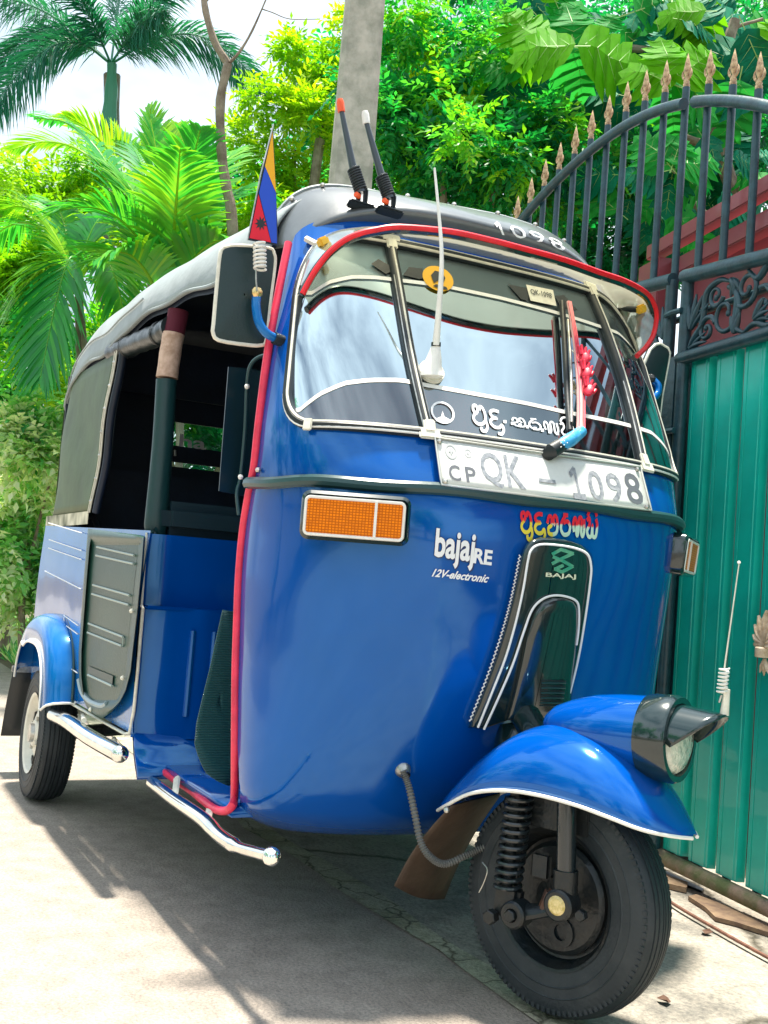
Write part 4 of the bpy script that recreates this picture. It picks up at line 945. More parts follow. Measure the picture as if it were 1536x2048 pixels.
# rear wall with the see-through window and its rolled lower strip
def wall(y0, y1, z0, z1): return box((-0.305, (y0+y1)/2, (z0+z1)/2), (0.008, y1-y0, z1-z0))
rw = MB()
for a in ((-0.56, -0.19, 0.85, 1.40), (0.42, 0.56, 0.85, 1.40), (-0.19, 0.42, 0.85, 1.128), (-0.19, 0.42, 1.145, 1.205), (-0.19, 0.42, 1.292, 1.40)): rw.add(*wall(*a))
rwo = rw.build('rear_curtain', DARKIN, rick, smooth=False)
mesh_obj('clear_pane', [Vector((-0.302, y, z)) for y, z in ((-0.19, 1.12), (0.42, 1.12), (0.42, 1.295), (-0.19, 1.295))], [(0, 1, 2, 3)], film('clear_plastic', (0.75, 0.9, 0.8), 0.05, 0.05), rwo, smooth=False)
v, f = text_mesh('ha', 0.02)
mesh_obj('pane_lettering', [at(*bil([(360, 868), (412, 876), (412, 900), (358, 893)], u_, w_), x=-0.298) for u_, w_ in v], f, WPR, rwo, smooth=False)
tube_obj('zip_pull', [at(349, 900, x=-0.27), at(350, 912, x=-0.27)], 0.006, STEEL, rwo)
MB().add(*box((-0.20, 0, 1.46), (0.008, 0.84, 0.20))).build('rear_curtain', DARKIN, rick, smooth=False)  # extra dark panel added to hide the pale inside of the canopy
# ---- side door panel
DP = [(176, 1057), (230, 1064), (289, 1071), (284, 1140), (276, 1220), (268, 1290), (262, 1345), (252, 1382), (238, 1408), (220, 1427), (202, 1438), (186, 1430), (172, 1412), (162, 1388), (157, 1350), (157, 1300), (162, 1230), (168, 1150)]
def ring(P, f_, off, n=70):
    Q = resample(P, n); cx = sum(p[0] for p in Q)/n; cy = sum(p[1] for p in Q)/n
    out = []
    for x, y in Q:
        k = 1-f_; ax = 218-(y-1250)*0.09; yy = y+((min(max(y, 1090), 1400))-y)*min(1, k*6 if k < 0.2 else 1)*(1 if k > 0 else 0)
        out.append(atS(ax+(x-ax)*f_, yy if k > 0 else y, off))
    return out
door = MB().add(*grid([ring(DP, 1.0, 0.004), ring(DP, 1.0, 0.020), ring(DP, 0.97, 0.025), ring(DP, 0.90, 0.024), ring(DP, 0.86, 0.017), ring(DP, 0.80, 0.015)], closed_v=True)).add(ring(DP, 0.80, 0.015), [tuple(range(70))]).build('door_panel', DGREEN, rick, sharp=50)
def sline(name, pts, r, m, parent, off, sm=1):
    P = [atS(x, y, off) for x, y in pts]; return tube_obj(name, P, r, m, parent, n=6, sm=sm)
for a in ([(194, 1094), (268, 1111)], [(192, 1111), (267, 1128)], [(186, 1170), (259, 1191)], [(184, 1188), (257, 1210)], [(177, 1247), (246, 1274)], [(175, 1265), (243, 1292)]):
    sline('pressed_groove', a, 0.0030, mat('pale_groove_edge', (0.30, 0.38, 0.34), 0.35), door, 0.018)  # pale lines laid along the pressed grooves
sline('pressed_groove', [(247, 1274), (245, 1292)], 0.002, MATS['pale_groove_edge'], door, 0.018)
v = [(176, 1332), (226, 1352), (224, 1372), (176, 1350)]
mesh_obj('handle_recess', [atS(x, y, 0.019) for x, y in v], [(0, 1, 2, 3)], mat('greyed_plastic', (0.10, 0.12, 0.11), 0.5), door, smooth=False)
sline('recess_lip', [(176, 1350), (224, 1372)], 0.0032, MATS['pale_groove_edge'], door, 0.021)
sline('lower_groove', [(158, 1360), (163, 1382), (176, 1400), (192, 1409), (206, 1412), (214, 1407)], 0.0075, mat('pale_plastic', (0.28, 0.36, 0.38), 0.35), door, 0.019, 4)  # pale band along the lower groove
for q in ((263, 1222), (181, 1419), (245, 1356)):
    MB().add(*sphere(atS(*q, 0.026), 0.006, 8)).build('rivet', CREAM, door)
# pinstripes and edgings of the body
for a in ([(98, 1079), (163, 1101)], [(97, 1096), (163, 1119)], [(90, 1142), (162, 1178)], [(128, 1231), (156, 1251)], [(128, 1236), (129, 1249)], [(129, 1249), (155, 1268)], [(130, 1329), (155, 1346)], [(97, 1046), (164, 1066)]):
    sline('pinstripe', a, 0.0018, WPR, body, 0.011)
ed = [(287, 1224), (300, 1228), (302, 1232), (298, 1290), (290, 1360), (284, 1410), (275, 1448), (264, 1466), (256, 1475)]
edge_pts = [Vector((0.945, -yF-0.004, 0.652)), Vector((0.957, -yF-0.003, 0.648)), Vector((0.958, -yF-0.002, 0.50)), Vector((0.956, -yF-0.002, 0.40)), Vector((0.935, -yF-0.002, 0.345)), Vector((0.90, -yF-0.004, 0.337)), Vector((0.6, -ys(.6)-0.003, 0.337)), Vector((0.28, -ys(.28)-0.003, 0.337))]
tube_obj('body_edging', edge_pts, 0.0042, CREAM, body)
tube_obj('body_edging', [Vector((0.945, -yF-0.003, 0.652)), Vector((0.935, -yF-0.004, 0.832))], 0.0032, CREAM, body)
# ---- rear fenders
for sg in (-1, 1):
    rows = []
    arc = [(0.345, 0.345)]+[(0.335*math.cos(a)**0.75 if math.cos(a) > 0 else -0.335*abs(math.cos(a))**0.85, 0.30+0.285*math.sin(a)**0.8) for a in [math.pi*k/28 for k in range(0, 27)]]
    for i, (x, z) in enumerate(arc):
        z = max(z, 0.30+0.045); rad_ = Vector((x, 0, z-0.22)); ln = rad_.length; rn = rad_/ln; col = []
        yb = ys(0)-0.005
        for (dy, dr) in ((0, 0.012), (0.0, 0.0), (0.035, -0.004), (0.058, -0.014), (0.072, -0.034), (0.076, -0.060), (0.077, -0.095 if x > -0.2 else -0.07)):
            p = rn*(ln+dr); col.append(Vector((p.x, sg*(yb+dy), p.z+0.22)))
        rows.append(col)
    rf_ = MB().add(*grid(rows)).build('rear_fender', BLUE2, rick, sharp=60); solid(rf_, 0.003)
    tube_obj('fender_edging', [r[-1]+Vector((0, sg*0.002, 0)) for r in rows], 0.0036, WHITE, rf_, sm=1)
    tube_obj('fender_edging', [p+Vector((0.003, 0, -0.002)) for p in rows[0]], 0.0036, WHITE, rf_, sm=1)
    tube_obj('fender_bead', [r[0]+Vector((0, sg*0.006, 0)) for r in rows], 0.0045, TRIMRUB, rf_, sm=1)
    w_, ty_ = make_wheel('rear'); w_.matrix_local = Matrix.Translation((0, sg*0.575, 0.205)) @ Matrix.Rotation(rad(2.0*sg), 4, 'X')
    rim = MB().add(*lathe([(0.118, sg*0.048), (0.125, sg*0.052), (0.117, sg*0.048), (0.112, sg*0.030), (0.108, sg*0.022), (0.085, sg*0.026), (0.060, sg*0.036), (0.045, sg*0.036), (0.040, sg*0.044), (0.0005, sg*0.044)], (0, 0, 0), (0, 1, 0), 48)).build('rim', mat('cream_rim_paint', (0.68, 0.66, 0.58), 0.4, var=0.1, vscale=15), w_, sharp=30)
    for k in range(4):
        a = 2*math.pi*k/4+0.4; MB().add(*box((0.098, sg*0.027, 0), (0.020, 0.008, 0.034), Matrix.Rotation(a, 4, 'Y'), 0.003)).build('rim_slot', DARKMETAL, rim)
        MB().add(*lathe([(0.007, 0), (0.007, 0.008), (0.0005, 0.009)], (0.052*math.cos(a+.7), sg*0.036, 0.052*math.sin(a+.7)), (0, sg, 0), 6)).build('wheel_nut', STEEL, rim, smooth=False)
    MB().add(*lathe([(0.030, sg*0.044), (0.028, sg*0.056), (0.0005, sg*0.058)], (0, 0, 0), (0, 1, 0), 20)).build('hub_cap', STEEL, rim)
    P = [Vector((-0.375, sg*0.64, 0.362)), Vector((-0.375, sg*0.50, 0.362)), Vector((-0.475, sg*0.645, 0.125)), Vector((-0.475, sg*0.49, 0.125))]
    rows = [[P[0].lerp(P[1], i/3).lerp(P[2].lerp(P[3], i/3), k/5)+Vector((-0.012*math.sin(math.pi*k/5), 0, 0)) for i in range(4)] for k in range(6)]
    md = MB().add(*grid(rows)).build('rear_mudflap', BLACK, rick); solid(md, 0.004)
    MB().add(*box((-0.372, sg*0.57, 0.37), (0.012, 0.15, 0.022), None, 0.002)).build('flap_bracket', STEEL, md, sharp=30)
    # axle and shield behind
    tube_obj('drive_shaft', [Vector((0, sg*0.53, 0.205)), Vector((0, sg*0.12, 0.24))], 0.022, DARKMETAL, rick)
MB().add(*box((-0.02, 0, 0.29), (0.34, 0.42, 0.22), None, 0.04)).build('engine_block', DARKMETAL, rick, sharp=30)
tube_obj('trailing_arm', [Vector((0.02, -0.48, 0.21)), Vector((0.45, -0.30, 0.31))], 0.02, DARKMETAL, rick)
# ---- chrome side bars
rb = [at(108, 1431, y=-0.605), at(135, 1443, y=-0.612), at(180, 1475, y=-0.610), at(240, 1508, y=-0.605)]
r_b = tube_obj('rear_side_bar', rb, 0.0205, CHROME, rick, sm=8, n=20)
for q in (0, -1): MB().add(*sphere(rb[q], 0.0205, 14)).build('end_cap', CHROME, r_b)
for q in ((165, 1425), (228, 1478)):
    tube_obj('bar_bracket', [atS(*q, -0.05), at(q[0]+3, q[1]+16, y=-0.605)], 0.007, CREAM, r_b)
fb = [at(305, 1566, y=-0.515), at(350, 1600, y=-0.52), at(405, 1638, y=-0.522), at(440, 1672, y=-0.522), at(475, 1694, y=-0.525), at(515, 1706, y=-0.525), at(543, 1713, y=-0.525)]
f_b = tube_obj('front_side_bar', fb, [0.0150]*16+[0.0140]*8+[0.0105]*13, CHROME, rick, sm=6, n=18)
MB().add(*sphere(fb[0], 0.0150, 14)).build('end_cap', CHROME, f_b); MB().add(*sphere(fb[-1], 0.0165, 14)).build('ball_end', CHROME, f_b)
for q, q2 in (((354, 1556), (350, 1592)), ((421, 1610), (414, 1650))):
    A_, B_ = at(*q, y=-0.487), at(*q2, y=-0.519); MB().add(*tube([A_, B_], [0.011, 0.009], 8, flat=0.45)).build('bar_bracket', CREAM, f_b, sharp=30)
# ---- canopy
CN = [(-0.35, 0.545, 1.28, 1.38), (-0.33, 0.555, 1.29, 1.46), (-0.27, 0.563, 1.315, 1.56), (-0.15, 0.567, 1.355, 1.63), (0.0, 0.565, 1.385, 1.66), (0.3, 0.555, 1.395, 1.665), (0.6, 0.545, 1.425, 1.65), (0.9, 0.525, 1.435, 1.645), (1.15, 0.50, 1.418, 1.645), (1.30, 0.478, 1.425, 1.650), (1.36, 0.455, 1.44, 1.655)]
rows = []
for i in range(60):
    x = -0.35+1.71*i/59; wd, zl_, zt_ = interp(CN, x); col = []
    for j in range(49):
        t_ = -1+2*j/48; a = math.pi/2*(1-abs(t_)); c, s_ = math.cos(a), math.sin(a)
        zl2 = zl_-0.0+0.004*math.sin(x*21)
        y = wd*math.copysign(1, t_)*abs(c)**0.62 if abs(t_) > 1e-9 else 0.0
        z = zl2+(zt_-zl2)*s_**0.80
        col.append(Vector((x, y, z+0.004*math.sin(x*9+y*6)*abs(c))))
    rows.append(col)
can = MB().add(*grid(rows)).build('canopy', CANVAS, rick, sharp=70); solid(can, 0.006)
mesh_obj('headliner', *grid([[p+Vector((0, -0.01*np.sign(p.y), -0.012)) for p in r] for r in rows[1:]]), DARKIN, can)
for j in (0, -1):
    MB().add(*tube([r[j]+Vector((0, 0.004*(1 if j else -1), 0.002)) for r in rows], 0.0045, 6)).build('canopy_hem', CANVAS, can)
    MB().add(*tube([r[3 if j == 0 else -4]+Vector((0, 0.004*(1 if j else -1), 0.0)) for r in rows[:34]], 0.003, 6)).build('canopy_seam', CANVAS, can)
# olive quarter curtain
for sg in (-1, 1):
    rows = []
    xr = [(-0.345, 0), (-0.33, 0.5)]+[(-0.31+k*0.05, 1) for k in range(14)]
    for k in range(15):
        u_ = k/14; row = []
        for j in range(15):
            v_ = j/14; z = 0.90+(1.375-0.90)*v_
            xe = 0.285+0.10*v_+0.01*math.sin(v_*3); x0 = -0.345+0.03*v_; x = x0+(xe-x0)*u_
            yy = (ys(x)-0.004)*(1-v_)+(interp(CN, x)[0]+0.0)*v_
            yy -= 0.03*(1-min(1, u_*6))**2; yy += 0.006*math.sin(z*14+x*10)*math.sin(math.pi*v_)
            if v_ > 0.93: z = min(z, interp(CN, x)[1]+0.03)
            row.append(Vector((x, sg*yy, z)))
        rows.append(row)
    oc = MB().add(*grid(rows)).build('quarter_curtain', OLIVE, rick, sharp=80); solid(oc, 0.003)
    fr_ = rows[-1]
    for dx in (0.0, 0.022):
        MB().add(*tube([p+Vector((dx-0.004, sg*0.004, 0)) for p in fr_], 0.0026, 6)).build('curtain_piping', CREAM, oc)
    for k in range(1, 14, 2):
        MB().add(*sphere(fr_[k]+Vector((0.009, sg*0.005, 0)), 0.006, 8)).build('snap_button', STEEL, oc)
    tube_obj('opening_edge', [p+Vector((0.035, -sg*0.012, 0)) for p in fr_], 0.012, DARKIN, rick)
    rows2 = [[Vector((x, sg*(ys(x)-0.001), z)) for z in (0.866, 0.885, 0.905)] for x in np.linspace(-0.34, 0.285, 9)]
    MB().add(*grid(rows2)).build('curtain_band', mat('patched_cream_band', (0.10, 0.11, 0.05), 0.6, col2=(0.70, 0.66, 0.50), vscale=13, detail=1), oc)
for (x0, x1) in ((0, 0),): pass
MB().add(*grid([[Vector((-0.348+0.01*abs(y/0.55)**6, y, z)) for z in np.linspace(0.87, 1.33, 6)] for y in np.linspace(-0.56, -0.20, 5)])).build('rear_canvas', OLIVE, rick)
MB().add(*grid([[Vector((-0.348+0.01*abs(y/0.55)**6, y, z)) for z in np.linspace(0.87, 1.33, 6)] for y in np.linspace(0.43, 0.56, 3)])).build('rear_canvas', OLIVE, rick)
# ---- B-posts wrapped in rexine and patterned cloth
FAB = mat('floral_pinkish_cloth', (0.42, 0.28, 0.20), 0.8, col2=(0.62, 0.45, 0.36), vscale=45)
for sg in (-1, 1):
    c = lambda x, y: Vector((at(x, y, x=0.84).x, sg*-at(x, y, x=0.84).y, at(x, y, x=0.84).z))
    p = tube_obj('door_post', [c(311, 1072), c(316, 1000), c(326, 880), c(333, 760)], [0.027, 0.031, 0.030, 0.029, 0.028, 0.0275, 0.027, 0.027, 0.027, 0.027], mat('dark_teal_rexine', (0.006, 0.040, 0.045), 0.42, bump=0.15), rick, n=18, sm=3)
    tube_obj('cloth_wrap', [c(334, 756), c(340, 710), c(347, 668)], [0.0285, 0.0275, 0.0285, 0.0275, 0.029], FAB, p, n=18, sm=2)
    tube_obj('red_cloth', [c(347, 672), c(353, 645), c(357, 622)], 0.027, RED if False else mat('dark_red_cloth', (0.09, 0.004, 0.02), 0.8), p, n=16)
    rg_ = MB()
    for k in range(9):
        a = rng.uniform(0, 6.28); q = c(306+rng.uniform(-6, 10), 1062+rng.uniform(-6, 26))+Vector((0.03, -0.01*sg*-1, 0))
        rg_.add(*tube([q, q+Vector((0.004*math.cos(a), 0.014*math.sin(a), -0.012)), q+Vector((0.003, 0.024*math.sin(a), 0.008*math.cos(a)-0.018))], [0.006, 0.005, 0.002], 6))
    rg_.build('torn_binding', MATS['dark_teal_rexine'], p)
    # rolled-up curtain under the canopy edge
    P = [Vector((q.x, q.y*-sg, q.z)) for q in (at(228, 706, y=-0.535), at(255, 694, y=-0.53), at(290, 680, y=-0.525), at(322, 668, y=-0.52), at(345, 655, y=-0.515))]
    rc_ = tube_obj('rolled_curtain', P, [0.030+0.0015*math.sin(k*1.9) for k in range(25)], mat('shiny_black_rexine', (0.010, 0.020, 0.022), 0.38, coat=0.1, bump=0.4, bscale=22), rick, n=18, sm=6)
    for q in (P[1].lerp(P[2], 0.1), P[3]):
        d_ = (P[3]-P[1]).normalized(); MB().add(*lathe([(0.0325, -0.004), (0.034, 0), (0.0325, 0.004)], q, d_, 20)).build('curtain_strap', BLACK, rc_)
# dark clear curtain beside the driver, its cable, the textured knee mat
CUR = [(456, 734), (500, 738), (541, 748), (534, 800), (520, 900), (500, 985), (488, 992), (437, 982), (443, 900), (450, 810)]
o = mesh_obj('side_curtain', [at(x, y, x=1.34) for x, y in CUR], [tuple(range(len(CUR)))], mat('dark_teal_sheet', (0.002, 0.018, 0.026), 0.3, bump=0.1, bscale=6), rick, smooth=False); solid(o, 0.004)
tube_obj('black_cable', [at(540, 708, x=1.42), at(515, 716, x=1.41), at(500, 734, x=1.40), at(494, 772, x=1.39), at(490, 860, x=1.38), at(481, 954, x=1.37), at(474, 985, x=1.37), at(478, 1030, x=1.38)], 0.0042, TRIMRUB, rick, sm=5)
for q in ((494, 773), (481, 954)): MB().add(*sphere(at(*q, x=1.40), 0.006, 8)).build('cable_clip', WHITE, rick)
MT = [(446, 1221), (482, 1226), (478, 1350), (472, 1560), (460, 1572), (436, 1562), (412, 1545), (398, 1515), (390, 1488), (394, 1446), (405, 1400), (420, 1340), (434, 1275)]
MATT = mat('ribbed_teal_mat', (0.004, 0.075, 0.085), 0.6)
t_ = MATT.node_tree; g_ = t_.nodes.new('ShaderNodeTexCoord'); w_ = t_.nodes.new('ShaderNodeTexWave'); w_.bands_direction = 'Z'; w_.inputs['Scale'].default_value = 60; bp_ = t_.nodes.new('ShaderNodeBump'); bp_.inputs['Strength'].default_value = 0.8; bp_.inputs['Distance'].default_value = 0.004
t_.links.new(g_.outputs['Object'], w_.inputs['Vector']); t_.links.new(w_.outputs['Fac'], bp_.inputs['Height']); t_.links.new(bp_.outputs[0], t_.nodes['Principled BSDF'].inputs['Normal'])
Q = resample(MT, 60); rows = []
for f_ in (1, .8, .6, .4, .2, .01):
    rows.append([at(440+(x-440)*f_, 1400+(y-1400)*f_, x=1.36+0.03*math.sin((1400+(y-1400)*f_)*0.012)) for x, y in Q])
o = MB().add(*grid(rows, closed_v=True)).build('knee_mat', MATT, rick); solid(o, 0.005)
tube_obj('small_hoop', [at(168, 1052, y=-0.50), at(172, 1036, y=-0.50), at(184, 1034, y=-0.50), at(192, 1046, y=-0.50), at(195, 1064, y=-0.50)], 0.009, GREYRUB, rick, sm=4)
#@@SET
# ------------------------------------------------------------------ GROUND
def ground_mat(name, base, base2, grain=160, crack=0.0, stain=None, rough=0.85, cscale=1.5, bumpd=0.002):
    M = bpy.data.materials.new(name); M.use_nodes = True; t = M.node_tree; b = t.nodes['Principled BSDF']; b.inputs['Roughness'].default_value = rough
    g = t.nodes.new('ShaderNodeTexCoord')
    def noise_(sc, det=4, ro=0.6):
        n = t.nodes.new('ShaderNodeTexNoise'); n.inputs['Scale'].default_value = sc; n.inputs['Detail'].default_value = det; n.inputs['Roughness'].default_value = ro
        t.links.new(g.outputs['Object'], n.inputs['Vector']); return n
    def ramp(src, p0, p1, c0, c1):
        r = t.nodes.new('ShaderNodeValToRGB'); r.color_ramp.elements[0].position = p0; r.color_ramp.elements[1].position = p1
        r.color_ramp.elements[0].color = (*c0, 1); r.color_ramp.elements[1].color = (*c1, 1); t.links.new(src, r.inputs[0]); return r
    def mul(a, b_, f=1.0, mode='MULTIPLY'):
        m = t.nodes.new('ShaderNodeMixRGB'); m.blend_type = mode; m.inputs[0].default_value = f; t.links.new(a, m.inputs[1]); t.links.new(b_, m.inputs[2]); return m
    big = ramp(noise_(1.3, 6).outputs['Fac'], 0.3, 0.7, base, base2)
    gr = ramp(noise_(grain, 3, 0.8).outputs['Fac'], 0.34, 0.62, (0.62, 0.63, 0.65), (1.20, 1.17, 1.14))
    col = mul(big.outputs[0], gr.outputs[0])
    mid = ramp(noise_(14, 5, 0.7).outputs['Fac'], 0.35, 0.6, (0.80, 0.80, 0.80), (1.08, 1.08, 1.08)); col = mul(col.outputs[0], mid.outputs[0])
    if stain:
        s_ = ramp(noise_(2.6, 8, 0.7).outputs['Fac'], 0.50, 0.62, (1, 1, 1), stain); col = mul(col.outputs[0], s_.outputs[0])
    if crack:
        w = noise_(5, 4); mxv = t.nodes.new('ShaderNodeMixRGB'); mxv.inputs[0].default_value = 0.12; t.links.new(g.outputs['Object'], mxv.inputs[1]); t.links.new(w.outputs['Color'], mxv.inputs[2])
        v = t.nodes.new('ShaderNodeTexVoronoi'); v.feature = 'DISTANCE_TO_EDGE'; v.inputs['Scale'].default_value = cscale; t.links.new(mxv.outputs[0], v.inputs['Vector'])
        cr_ = ramp(v.outputs['Distance'], 0.0, crack, (0.25, 0.24, 0.20), (1, 1, 1)); col = mul(col.outputs[0], cr_.outputs[0])
    t.links.new(col.outputs[0], b.inputs['Base Color'])
    bp = t.nodes.new('ShaderNodeBump'); bp.inputs['Strength'].default_value = 0.7; bp.inputs['Distance'].default_value = bumpd
    t.links.new(gr.outputs[0], bp.inputs['Height']); t.links.new(bp.outputs[0], b.inputs['Normal']); return M
ASPH = ground_mat('pale_worn_asphalt', (0.30, 0.258, 0.22), (0.38, 0.335, 0.285), 150, rough=0.9, stain=(0.88, 0.88, 0.90))
CONC = ground_mat('stained_concrete', (0.30, 0.28, 0.24), (0.42, 0.38, 0.32), 90, crack=0.012, stain=(0.50, 0.52, 0.54), cscale=0.9)
STRIP = ground_mat('cracked_mortar_strip', (0.36, 0.35, 0.26), (0.46, 0.43, 0.32), 120, crack=0.035, stain=(0.6, 0.62, 0.5), cscale=9)
SOIL = ground_mat('dry_soil_and_litter', (0.10, 0.075, 0.045), (0.17, 0.13, 0.08), 60)
def sheet(name, poly, z, m, div=None):
    if div is None:
        V = [(x, y, z) for x, y in poly]; o = mesh_obj(name, V, [tuple(range(len(V)))], m, smooth=False)
    o['kind'] = 'structure'; return o
sheet('ground', [(-400, -400), (400, -400), (400, 400), (-400, 400)], -0.010, SOIL)
sheet('road', [(-60, -5.2), (60, -5.2), (60, -0.045), (-60, -0.045)], 0.0, ASPH)
rng2 = random.Random(4)
e1 = [(x/10, -0.062+0.010*math.sin(x*.9)+rng2.uniform(-.006, .006)) for x in range(-20, 46)]; e2 = [(x/10, 0.012+0.008*math.sin(x*.7)+rng2.uniform(-.005, .005)) for x in range(45, -21, -1)]
sheet('road_edge_strip', e1+e2, 0.0035, STRIP)
sheet('concrete_apron', [(-1.6, 0.0), (4.6, 0.0), (4.6, 0.60), (1.2, 1.15), (-1.6, 1.45)], 0.0005, CONC)

# ------------------------------------------------------------------ GATE
G0 = Vector((1.164, 0.907, 0.0)); GD = Vector((0.98851, -0.15114, 0)); GN = Vector((-0.15114, -0.98851, 0))
MG = Matrix((GD, -GN, Vector((0, 0, 1)))).transposed().to_4x4(); MG.translation = G0
MG = MG @ Matrix.Rotation(rad(0.7), 4, 'Y')         # the old gate hangs slightly out of plumb
def Gp(s_, z, n=0.0): return Vector((s_, -n, z))      # gate-local: along, towards the road, up
IRON = mat('dark_teal_iron_paint', (0.012, 0.052, 0.068), 0.42, var=0.3, vscale=25, bump=0.15, bscale=80, coat=0.15)
SHEETM = mat('teal_green_sheet_paint', (0.0, 0.48, 0.37), 0.38, coat=0.25, var=0.22, vscale=2.6, bump=0.10, bscale=3, wave=0.35, wscale=4.5, detail=8)
GOLD = mat('worn_gold_paint', (0.72, 0.52, 0.28), 0.5, metal=0.0, col2=(0.22, 0.12, 0.06), vscale=70)
RUST = mat('rusty_mossy_rail', (0.10, 0.13, 0.05), 0.7, col2=(0.28, 0.20, 0.15), vscale=16, bump=0.4)
def arc_z(q): return 2.322-(0.33 if q > -0.5 else 0.205)*(q+0.5)**2 if q < 0.5 else 1.992-0.30*(1-math.exp(-(q-0.5)*1.6))
def tip_z(q): return 2.479-(0.366 if q > -0.5 else 0.224)*(q+0.5)**2 if q < 0.5 else 2.113-0.30*(1-math.exp(-(q-0.5)*1.6))
mid_z = lambda s_: 1.704-0.098*s_
STRIPME = None; SPEARME = {}
def gate_leaf(s0, s1, label):
    g = empty('gate_leaf'); g.matrix_world = MG; tag(g, label, 'gate', 'leaves of the green metal gate')
    def T(n_, P, r, m=IRON, n=10, parent=g): return MB().add(*tube(P, r, n)).build(n_, m, parent, sharp=50)
    N = 48; ss = [s0+(s1-s0)*k/N for k in range(N+1)]
    T('arched_rail', [Gp(q, arc_z(q)-0.012, 0.022) for q in ss], 0.0175)
    T('middle_rail', [Gp(q, mid_z(q), 0.02) for q in (s0, s1)], 0.021)
    T('sheet_top_rail', [Gp(q, 1.462, 0.02) for q in (s0, s1)], 0.019)
    T('back_rail', [Gp(q, 1.60, -0.02) for q in (s0, s1)], 0.010)
    T('bottom_rail', [Gp(q, 0.052, 0.006) for q in (s0, s1)], 0.021, RUST)
    for q in (s0+0.012 if s1 > s0 else s0-0.012, s1): T('stile', [Gp(q, 0.03, 0.015), Gp(q, mid_z(q), 0.015)], 0.0185)
    # ribbed sheet strips
    global STRIPME
    if s1 < s0: MB().add(*box(((s0)-0.01, -0.03, 0.76), (0.13, 0.004, 1.42))).add(*box(((s0)+0.03, 0.05, 0.76), (0.30, 0.004, 1.46))).build('added_gap_plate', IRON, g, smooth=False)  # dark plates added to block the bright slit between the leaves
    lo, hi = min(s0, s1), max(s0, s1); pitch = 0.1215; k = 0; q = 0.0655+pitch*math.ceil((lo-0.0655)/pitch)
    while q+pitch*0.5 < hi+0.06:
        a0 = -0.036; prof = [(a0-0.022, -0.022), (a0-0.006, -0.022), (a0, 0.0), (a0+0.012, 0.0), (a0+0.013, -0.0025), (a0+0.016, -0.0025), (a0+0.017, 0.0), (0.030, 0.0), (0.031, 0.002), (0.036, 0.002), (0.037, 0.0), (0.0475, 0.0), (0.0535, -0.022)]
        if STRIPME is None:
            rows = [[Gp(x+0.0605-0.055, z_, n_) for x, n_ in prof] for z_ in (0.075, 0.40, 0.8, 1.2, 1.455)]
            V, F = grid(rows); me = bpy.data.meshes.new('sheet_strip'); me.from_pydata([tuple(v) for v in V], [], F); me.materials.append(SHEETM); STRIPME = me
        o = bpy.data.objects.new('sheet_strip', STRIPME); link(o); o.parent = g; o.location = (q, 0, 0)
        MB().add(*box((q-0.0005, 0.012, 0.765), (0.024, 0.010, 1.40))).build('groove_strip', IRON, g, smooth=False); q += pitch  # dark strip filling each groove of the sheet
    # bars with gilt spear heads
    if 'm' not in SPEARME:
        mb = MB(); mb.add(*lathe([(0.0115, -0.004), (0.013, 0.0), (0.0135, 0.010), (0.010, 0.014), (0.0125, 0.018), (0.009, 0.024), (0.006, 0.030), (0.0075, 0.034), (0.013, 0.048), (0.0135, 0.058), (0.009, 0.080), (0.003, 0.100), (0.0004, 0.108)], (0, 0, 0), (0, 0, 1), 10))
        for a in (0, math.pi):
            c, s_ = math.cos(a), math.sin(a); P = [Vector((0.004*c, 0.004*s_, 0.024)), Vector((0.017*c, 0.017*s_, 0.034)), Vector((0.020*c, 0.02*s_, 0.048)), Vector((0.014*c, 0.014*s_, 0.060))]
            mb.add(*tube(smooth_path(P, 3), [0.005]*6+[0.0035, 0.003, 0.002, 0.0012], 6))
        me = bpy.data.meshes.new('spear_head'); me.from_pydata([tuple(v) for v in mb.V], [], mb.F); me.materials.append(GOLD); me.polygons.foreach_set('use_smooth', [True]*len(me.polygons)); SPEARME['m'] = me
    n0 = math.ceil((lo-0.034+0.01)/0.118); q = 0.034+0.118*n0
    while q < hi:
        zt_ = tip_z(q)-0.105
        T('bar', [Gp(q, mid_z(q)+0.0, 0.0), Gp(q, zt_, 0.0)], 0.0115, n=8)
        o = bpy.data.objects.new('spear_head', SPEARME['m']); link(o); o.parent = g; o.location = Gp(q, zt_, 0.0); o.rotation_euler = (0, 0, 0.35); o.scale = (0.78, 0.78, 1.0); q += 0.118
    # cast scrollwork between the rails
    def spiral(cx, cz, r0, turns, a0, sgn, r_tube=0.0062, end=None):
        P = []
        n_ = int(26*turns)
        for i in range(n_+1):
            t_ = i/n_; r_ = r0*(1-0.80*t_); a = a0+sgn*2*math.pi*turns*t_; P.append(Gp(cx+r_*math.cos(a), cz+r_*math.sin(a), 0.012))
        return P, [r_tube*(1.25-0.45*i/n_) for i in range(n_+1)]
    def motif(x0, sgn):
        mb = MB(); zc = 1.572
        X = lambda v: x0+sgn*v
        def sp(cx, cz, r0, turns, a0, d_, rt=0.0065):
            P, R_ = spiral(0, 0, r0, turns, a0, d_, rt); P = [Gp(X(cx+p.x), cz+p.z, 0.012) for p in P]; mb.add(*tube(P, R_, 7)); mb.add(*sphere(P[-1], 0.010, 8, (1, .6, 1)))
        sp(0.165, zc-0.015, 0.072, 1.25, math.pi*0.45, -1); sp(0.085, zc-0.045, 0.040, 1.3, math.pi*0.1, 1); sp(0.255, zc+0.035, 0.052, 1.3, math.pi*1.3, 1)
        sp(0.12, zc+0.045, 0.035, 1.2, -0.3, -1, 0.0055); sp(0.33, zc-0.03, 0.055, 1.2, math.pi*0.6, -1); sp(0.05, zc-0.005, 0.028, 1.1, math.pi*1.2, -1, 0.005)
